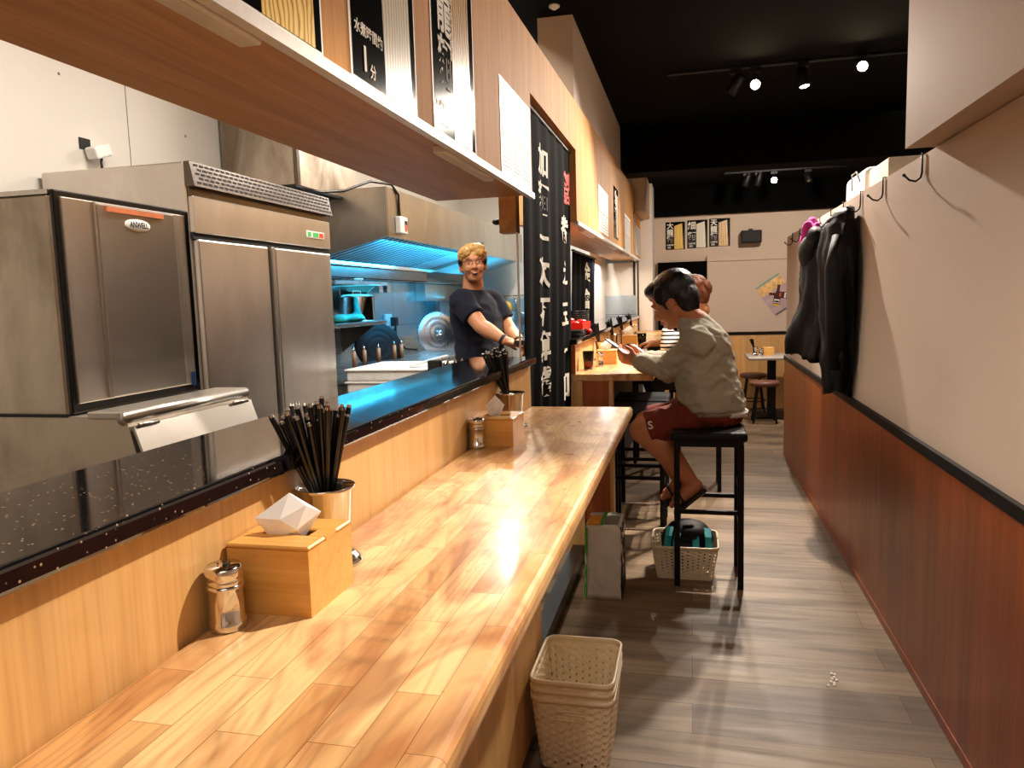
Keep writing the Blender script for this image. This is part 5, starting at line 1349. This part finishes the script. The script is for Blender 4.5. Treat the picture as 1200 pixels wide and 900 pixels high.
hr = h.build('hair', P2, 'hairblond'); remesh(hr, .0045, 2); hairize(hr, .008, 55, (1, 1, .5))
h = MB()
for p, r in (((-.055, 0, .0), (.055, .074, .075)), ((.0, .076, .022), (.045, .010, .035)), ((.0, -.076, .022), (.045, .010, .035))): h.ell(q2(*p), tuple(x * s2 for x in r), None, RH2, 22, 14)
hr = h.build('side_hair', P2, 'hairblack'); remesh(hr, .005, 2); hairize(hr, .004, 80)
g = MB()
for sg in (1, -1):
    ring = [q2(.108, sg * .032 + .023 * math.cos(2*PI*i/20), .0 + .017 * math.sin(2*PI*i/20)) for i in range(21)]; g.tube(ring, .0013, None, 6)
    g.tube([q2(.107, sg * .055, .006), q2(.09, sg * .072, .008), q2(.0, sg * .082, .006)], .0014, None, 6)
g.tube([q2(.108, .010, .004), q2(.110, 0, .008), q2(.108, -.010, .004)], .0014, None, 6)
g.build('glasses', P2, 'blackmetal')
s = MB()
s.loft([((-1.21, 4.25, .86), FX2 * .135, SX2 * .175), ((-1.21, 4.25, 1.0), FX2 * .128, SX2 * .170), ((-1.213, 4.25, 1.15), FX2 * .125, SX2 * .176), ((-1.222, 4.24, 1.30), FX2 * .122, SX2 * .195), ((-1.232, 4.23, 1.39), FX2 * .100, SX2 * .185), ((-1.238, 4.225, 1.445), FX2 * .075, SX2 * .125), ((-1.232, 4.22, 1.468), FX2 * .064, SX2 * .068)], None, 36)
for sh, el in ((shR2, elR2), (shL2, elL2)):
    s.ell(sh, .076); e = sh.lerp(el, .62); s.cyl(sh, e, .072, .066, None, 28)
ts = s.build('t_shirt', P2, 'navy'); remesh(ts, .0065, 4, .5); wrinkle(ts, .007, 10, (1, 1, 1.4))
m = MB(); m.loft([((-1.20, 4.25, .46), FX2 * .13, SX2 * .20), ((-1.20, 4.25, .80), FX2 * .138, SX2 * .185), ((-1.20, 4.25, .97), FX2 * .136, SX2 * .175)], None, 36); m.build('apron', P2, 'apron')
m = MB()
for yy in (4.16, 4.33): m.cyl((-1.21, yy, .5), (-1.215, yy, .10), .078, .062, None, 20)
m.build('trousers', P2, 'black')
for yy in (4.16, 4.33): m = MB(); m.ell((-1.14, yy - .012, .045), (.14, .052, .045)); m.build('shoe', P2, 'blackplastic')
m = MB(); dv_ = (wR2 - elR2).normalized(); c_ = wR2 - dv_ * .012; m.cyl(c_ - dv_ * .008, c_ + dv_ * .008, .031, .031, None, 20); m.build('watch_strap', P2, 'black')
m = MB(); dv_ = (wL2 - elL2).normalized(); c_ = wL2 - dv_ * .015; m.cyl(c_ - dv_ * .012, c_ + dv_ * .012, .032, .032, None, 20); m.build('wristband', P2, 'black')

# ---------------------------------------------------------------- second customer, mostly hidden
P3 = thing('person', (.04, 5.5, .76), 'auburn-haired customer in a striped top eating behind the seated man', 'person')
RH3 = frame((-.97, .1, 0), .25)
hc3 = V((.000, 5.42, 1.405))
b = MB(); head(b, hc3, RH3, 1.0); b.caps((.035, 5.42, 1.31), (.06, 5.43, 1.18), .046, .06)
b.loft([((.06, 5.43, 1.25), V((.05, 0, 0)), V((0, .12, 0))), ((.06, 5.44, 1.12), V((.085, 0, 0)), V((0, .15, 0))), ((.05, 5.45, .85), V((.10, 0, 0)), V((0, .13, 0)))])
shA, elA, wA = V((.04, 5.28, 1.19)), V((-.16, 5.20, 1.06)), V((-.155, 5.27, 1.235))
shB, elB, wB = V((.05, 5.58, 1.19)), V((-.12, 5.62, 1.07)), V((-.26, 5.55, 1.06))
for sh, el, wr in ((shA, elA, wA), (shB, elB, wB)): b.caps(sh, el, .042, .036); b.caps(el, wr, .036, .023)
hand(b, wA, (.15, .3, 1), (1, .1, .1), .92, (.5, .8, .6), 1, .5); hand(b, wB, (-1, 0, 0), (0, 0, -1), .92, (.4, .5, .4), 1, .5)
for y0 in (5.36, 5.53):
    b.caps((.07, y0, .83), (-.26, y0, .80), .072, .055); b.caps((-.26, y0, .80), (-.18, y0, .44), .052, .034); b.caps((-.18, y0, .41), (-.30, y0, .395), .034, .024)
ob = b.build('body', P3, 'skin'); remesh(ob, .0055, 4)
eyes(P3, hc3, RH3)
q3 = lambda x, y, z: hc3 + RH3 @ V((x, y, z))
h = MB()
for p, r in (((-.024, 0, .046), (.106, .090, .088)), ((-.06, 0, -.01), (.065, .080, .085)), ((-.10, 0, .02), (.050, .055, .06)), ((.04, 0, .09), (.05, .06, .03))): h.ell(q3(*p), r, None, RH3, 22, 14)
hr = h.build('hair', P3, 'hairbrown'); remesh(hr, .006, 2); hairize(hr, .006, 90, (1, 1, .4))
m = MB(); rg = [q3(-.10, .03 * math.cos(2*PI*i/16), .062 + .02 * math.sin(2*PI*i/16)) for i in range(17)]; m.tube(rg, .011, None, 8); m.build('scrunchie', P3, 'redplastic')
M['stripe'] = None
t = NT('black_white_stripes'); sp_ = t.new('ShaderNodeSeparateXYZ'); t.link(t.c.outputs['Object'], sp_.inputs[0])
mu = t.new('ShaderNodeMath', operation='MULTIPLY'); mu.inputs[1].default_value = 38; t.link(sp_.outputs[2], mu.inputs[0]); fr_ = t.new('ShaderNodeMath', operation='FRACT'); t.link(mu.outputs[0], fr_.inputs[0])
M['stripe'] = t.set(Base_Color=t.ramp(fr_.outputs[0], [(0, lin('101014')), (.42, lin('e8e6e2'))], 'CONSTANT'), Roughness=.9)
s = MB(); s.loft([((.05, 5.45, .80), V((.135, 0, 0)), V((0, .165, 0))), ((.055, 5.445, 1.0), V((.12, 0, 0)), V((0, .16, 0))), ((.06, 5.44, 1.15), V((.105, 0, 0)), V((0, .17, 0))), ((.06, 5.43, 1.24), V((.075, 0, 0)), V((0, .13, 0))), ((.05, 5.425, 1.275), V((.055, 0, 0)), V((0, .065, 0)))], None, 30)
for sh, el, wr in ((shA, elA, wA), (shB, elB, wB)): s.ell(sh, .062); s.caps(sh, el, .058, .048); s.caps(el, el.lerp(wr, .55), .048, .042)
o = s.build('striped_top', P3, 'stripe'); remesh(o, .008, 4)
s = MB(); s.loft([((.05, 5.45, .765), V((.13, 0, 0)), V((0, .17, 0))), ((.05, 5.45, .86), V((.13, 0, 0)), V((0, .165, 0)))], None, 26)
for y0 in (5.36, 5.53): s.cyl((.07, y0, .835), (-.27, y0, .805), .085, .068, None, 20); s.ell((-.27, y0, .80), .068); s.cyl((-.27, y0, .80), (-.19, y0, .46), .066, .045, None, 20)
o = s.build('trousers', P3, 'black'); remesh(o, .009, 3)
for y0 in (5.36, 5.53): m = MB(); m.ell((-.24, y0, .40), (.11, .042, .035)); m.build('shoe', P3, 'blackplastic')
# ================================================================== LIGHT
def lamp(kind, name, loc, energy, col, aim=None, **kw):
    l = bpy.data.lights.new(name, kind); l.energy = energy; l.color = lin(col)[:3] if isinstance(col, str) else col
    for k, v in kw.items(): setattr(l, k, v)
    o = bpy.data.objects.new(name, l); COL.objects.link(o); o.location = loc
    if aim is not None: o.rotation_mode = 'QUATERNION'; o.rotation_quaternion = V((0, 0, -1)).rotation_difference((V(aim) - V(loc)).normalized())
    return o
WARM = 'fff0e0'
def spot(loc, aim, e, cone=110, blend=.4, r=.03, col=WARM):
    return lamp('SPOT', 'spot_light', loc, e, col, aim, spot_size=math.radians(cone), spot_blend=blend, shadow_soft_size=r)
def ahead(P, aim): return V(P) + (V(aim) - V(P)).normalized() * .075
spot(ahead(L1, (.15, 1.0, 1.0)), (.15, 2.6, 0), 225, 104, .45)
spot(ahead(L2, (.5, 1.0, .9)), (.5, 2.6, 0), 60, 110, .5)
spot(ahead(L3, (.4, 4.0, 1.0)), (.4, 6.8, 0), 110, 130, .5)
spot((.9, 7.4, 2.62), (.6, 9.6, 1.3), 90, 110, .8, .05)
spot((.55, 1.8, 2.8), (-.38, 1.10, 1.0), 215, 48, .8)
spot((.28, 5.33, 2.74), (-.42, 4.6, 1.0), 170, 50, .6)
spot((.25, 7.0, 2.4), (-.4, 5.2, 1.0), 60, 90, .6)
spot((.25, -.6, 2.8), (-1.6, 2.6, 1.5), 14, 60, .9, .06)  # added fill from behind the camera, front-lights the fridge
spot((.0, .5, 2.8), (.79, 1.6, .35), 55, 58, .9, .05)  # added to brighten the near wainscot, no fixture there
spot((.45, .9, 2.8), (.1, 3.9, .9), 12, 46, .9, .06)  # weak fill added above the camera for the seated man
for (y0, y1, e) in ((4.35, 4.85, 2.5), (5.75, 6.3, 3), (7.0, 7.5, 3), (8.2, 8.7, 3)):
    o = lamp('AREA', 'under_cabinet_fill', (-.60, (y0 + y1) / 2, 1.763), e, 'ffe8c8', (-.60, (y0 + y1) / 2, 0), shape='RECTANGLE', size=.03, size_y=y1 - y0)  # added fill below the far bars, whose diffusers stay unlit
# kitchen
for (x, y, e) in ((-1.15, .6, 30), (-1.15, 2.6, 46), (-1.12, 5.3, 46), (-1.12, 7.4, 40)):
    lamp('AREA', 'kitchen_area_light', (x, y, 3.06), e, 'fff6ea', (x, y, 0), shape='RECTANGLE', size=.16, size_y=1.2)
spot((-1.411, 5.633, 2.65), (-.275, 1.10, 1.0), 42, 24, .6, .03, 'fff2e0')
lamp('AREA', 'hood_blue_light', (-1.97, 5.9, 1.80), 24, (.03, .50, 1.0), (-2.72, 5.9, 1.05), shape='RECTANGLE', size=.12, size_y=2.4)
lamp('AREA', 'hood_blue_light', (-2.3, 5.7, 1.45), 6, (.05, .60, 1.0), (-2.2, 6.0, 3.0), shape='RECTANGLE', size=.3, size_y=2.2)
lamp('AREA', 'hood_blue_light', (-2.2, 7.7, 1.45), 6, (.05, .60, 1.0), (-2.2, 7.7, 3.0), shape='RECTANGLE', size=.3, size_y=1.2)
# added fill lamps for a general glow of the room, without fixtures
lamp('AREA', 'room_fill_light', (.2, -1.0, 2.86), 14, 'fff0e0', (.2, -1.0, 0), shape='RECTANGLE', size=1.0, size_y=1.6)
lamp('AREA', 'room_fill_light', (2.4, 5.0, 2.86), 16, 'ffecd8', (2.4, 5.0, 0), shape='RECTANGLE', size=1.6, size_y=4.0)
lamp('AREA', 'kitchen_area_light', (-.86, 7.9, 1.76), 5, 'f4f2ff', (-.9, 7.9, 0), shape='RECTANGLE', size=.1, size_y=1.0)  # added under the far cabinet to brighten the white board, no fixture
# steam over the pots
def steam_mat():
    m = bpy.data.materials.new('steam'); m.use_nodes = True; n = m.node_tree.nodes; l = m.node_tree.links
    n.remove(n['Principled BSDF']); out = n['Material Output']
    vs = n.new('ShaderNodeVolumePrincipled'); vs.inputs['Color'].default_value = (1, 1, 1, 1); vs.inputs['Anisotropy'].default_value = .2
    tc = n.new('ShaderNodeTexCoord'); nz = n.new('ShaderNodeTexNoise'); nz.inputs['Scale'].default_value = 5; l.new(tc.outputs['Object'], nz.inputs['Vector'])
    mr = n.new('ShaderNodeMapRange'); mr.inputs[1].default_value = .35; mr.inputs[2].default_value = .75; mr.inputs[3].default_value = 0; mr.inputs[4].default_value = 1.5
    l.new(nz.outputs['Fac'], mr.inputs[0]); l.new(mr.outputs[0], vs.inputs['Density']); l.new(vs.outputs[0], out.inputs['Volume']); return m
M['steam'] = steam_mat()
m = MB(); m.loft([((-2.30, 6.45, .97), (.12, 0, 0), (0, .12, 0)), ((-2.32, 6.42, 1.2), (.17, 0, 0), (0, .2, 0)), ((-2.32, 6.35, 1.45), (.14, 0, 0), (0, .26, 0)), ((-2.32, 6.3, 1.58), (.06, 0, 0), (0, .12, 0))], None, 24)
o = m.build('steam', None, 'steam'); tag(o, 'thin steam rising from the cooking bench under the hood', 'steam', None, 'stuff')
w = bpy.data.worlds.new('world'); bpy.context.scene.world = w; w.use_nodes = True
w.node_tree.nodes['Background'].inputs[0].default_value = (1, .85, .7, 1); w.node_tree.nodes['Background'].inputs[1].default_value = .05
sc = bpy.context.scene
sc.view_settings.view_transform = 'Standard'; sc.view_settings.look = 'None'; sc.view_settings.exposure = 0.6
sc.cycles.max_bounces = 7; sc.cycles.diffuse_bounces = 4; sc.cycles.glossy_bounces = 4; sc.cycles.transmission_bounces = 6
sc.cycles.use_denoising = True; sc.cycles.sample_clamp_indirect = 6; sc.cycles.caustics_reflective = False; sc.cycles.caustics_refractive = False
# ================================================================== CAMERA
cam = bpy.data.cameras.new('camera'); co = bpy.data.objects.new('camera', cam); COL.objects.link(co)
fy = V((210, 104, -880)).normalized(); up = V((-233, 7900, 880)); up = (up - fy * up.dot(fy)).normalized(); fx_ = fy.cross(up)
R = Matrix((fx_, fy, up))
co.matrix_world = Matrix.Translation((0, 0, H)) @ R.to_4x4()
cam.sensor_width = 36; cam.lens = 880 / 1200 * 36; cam.clip_start = .02
bpy.context.scene.camera = co
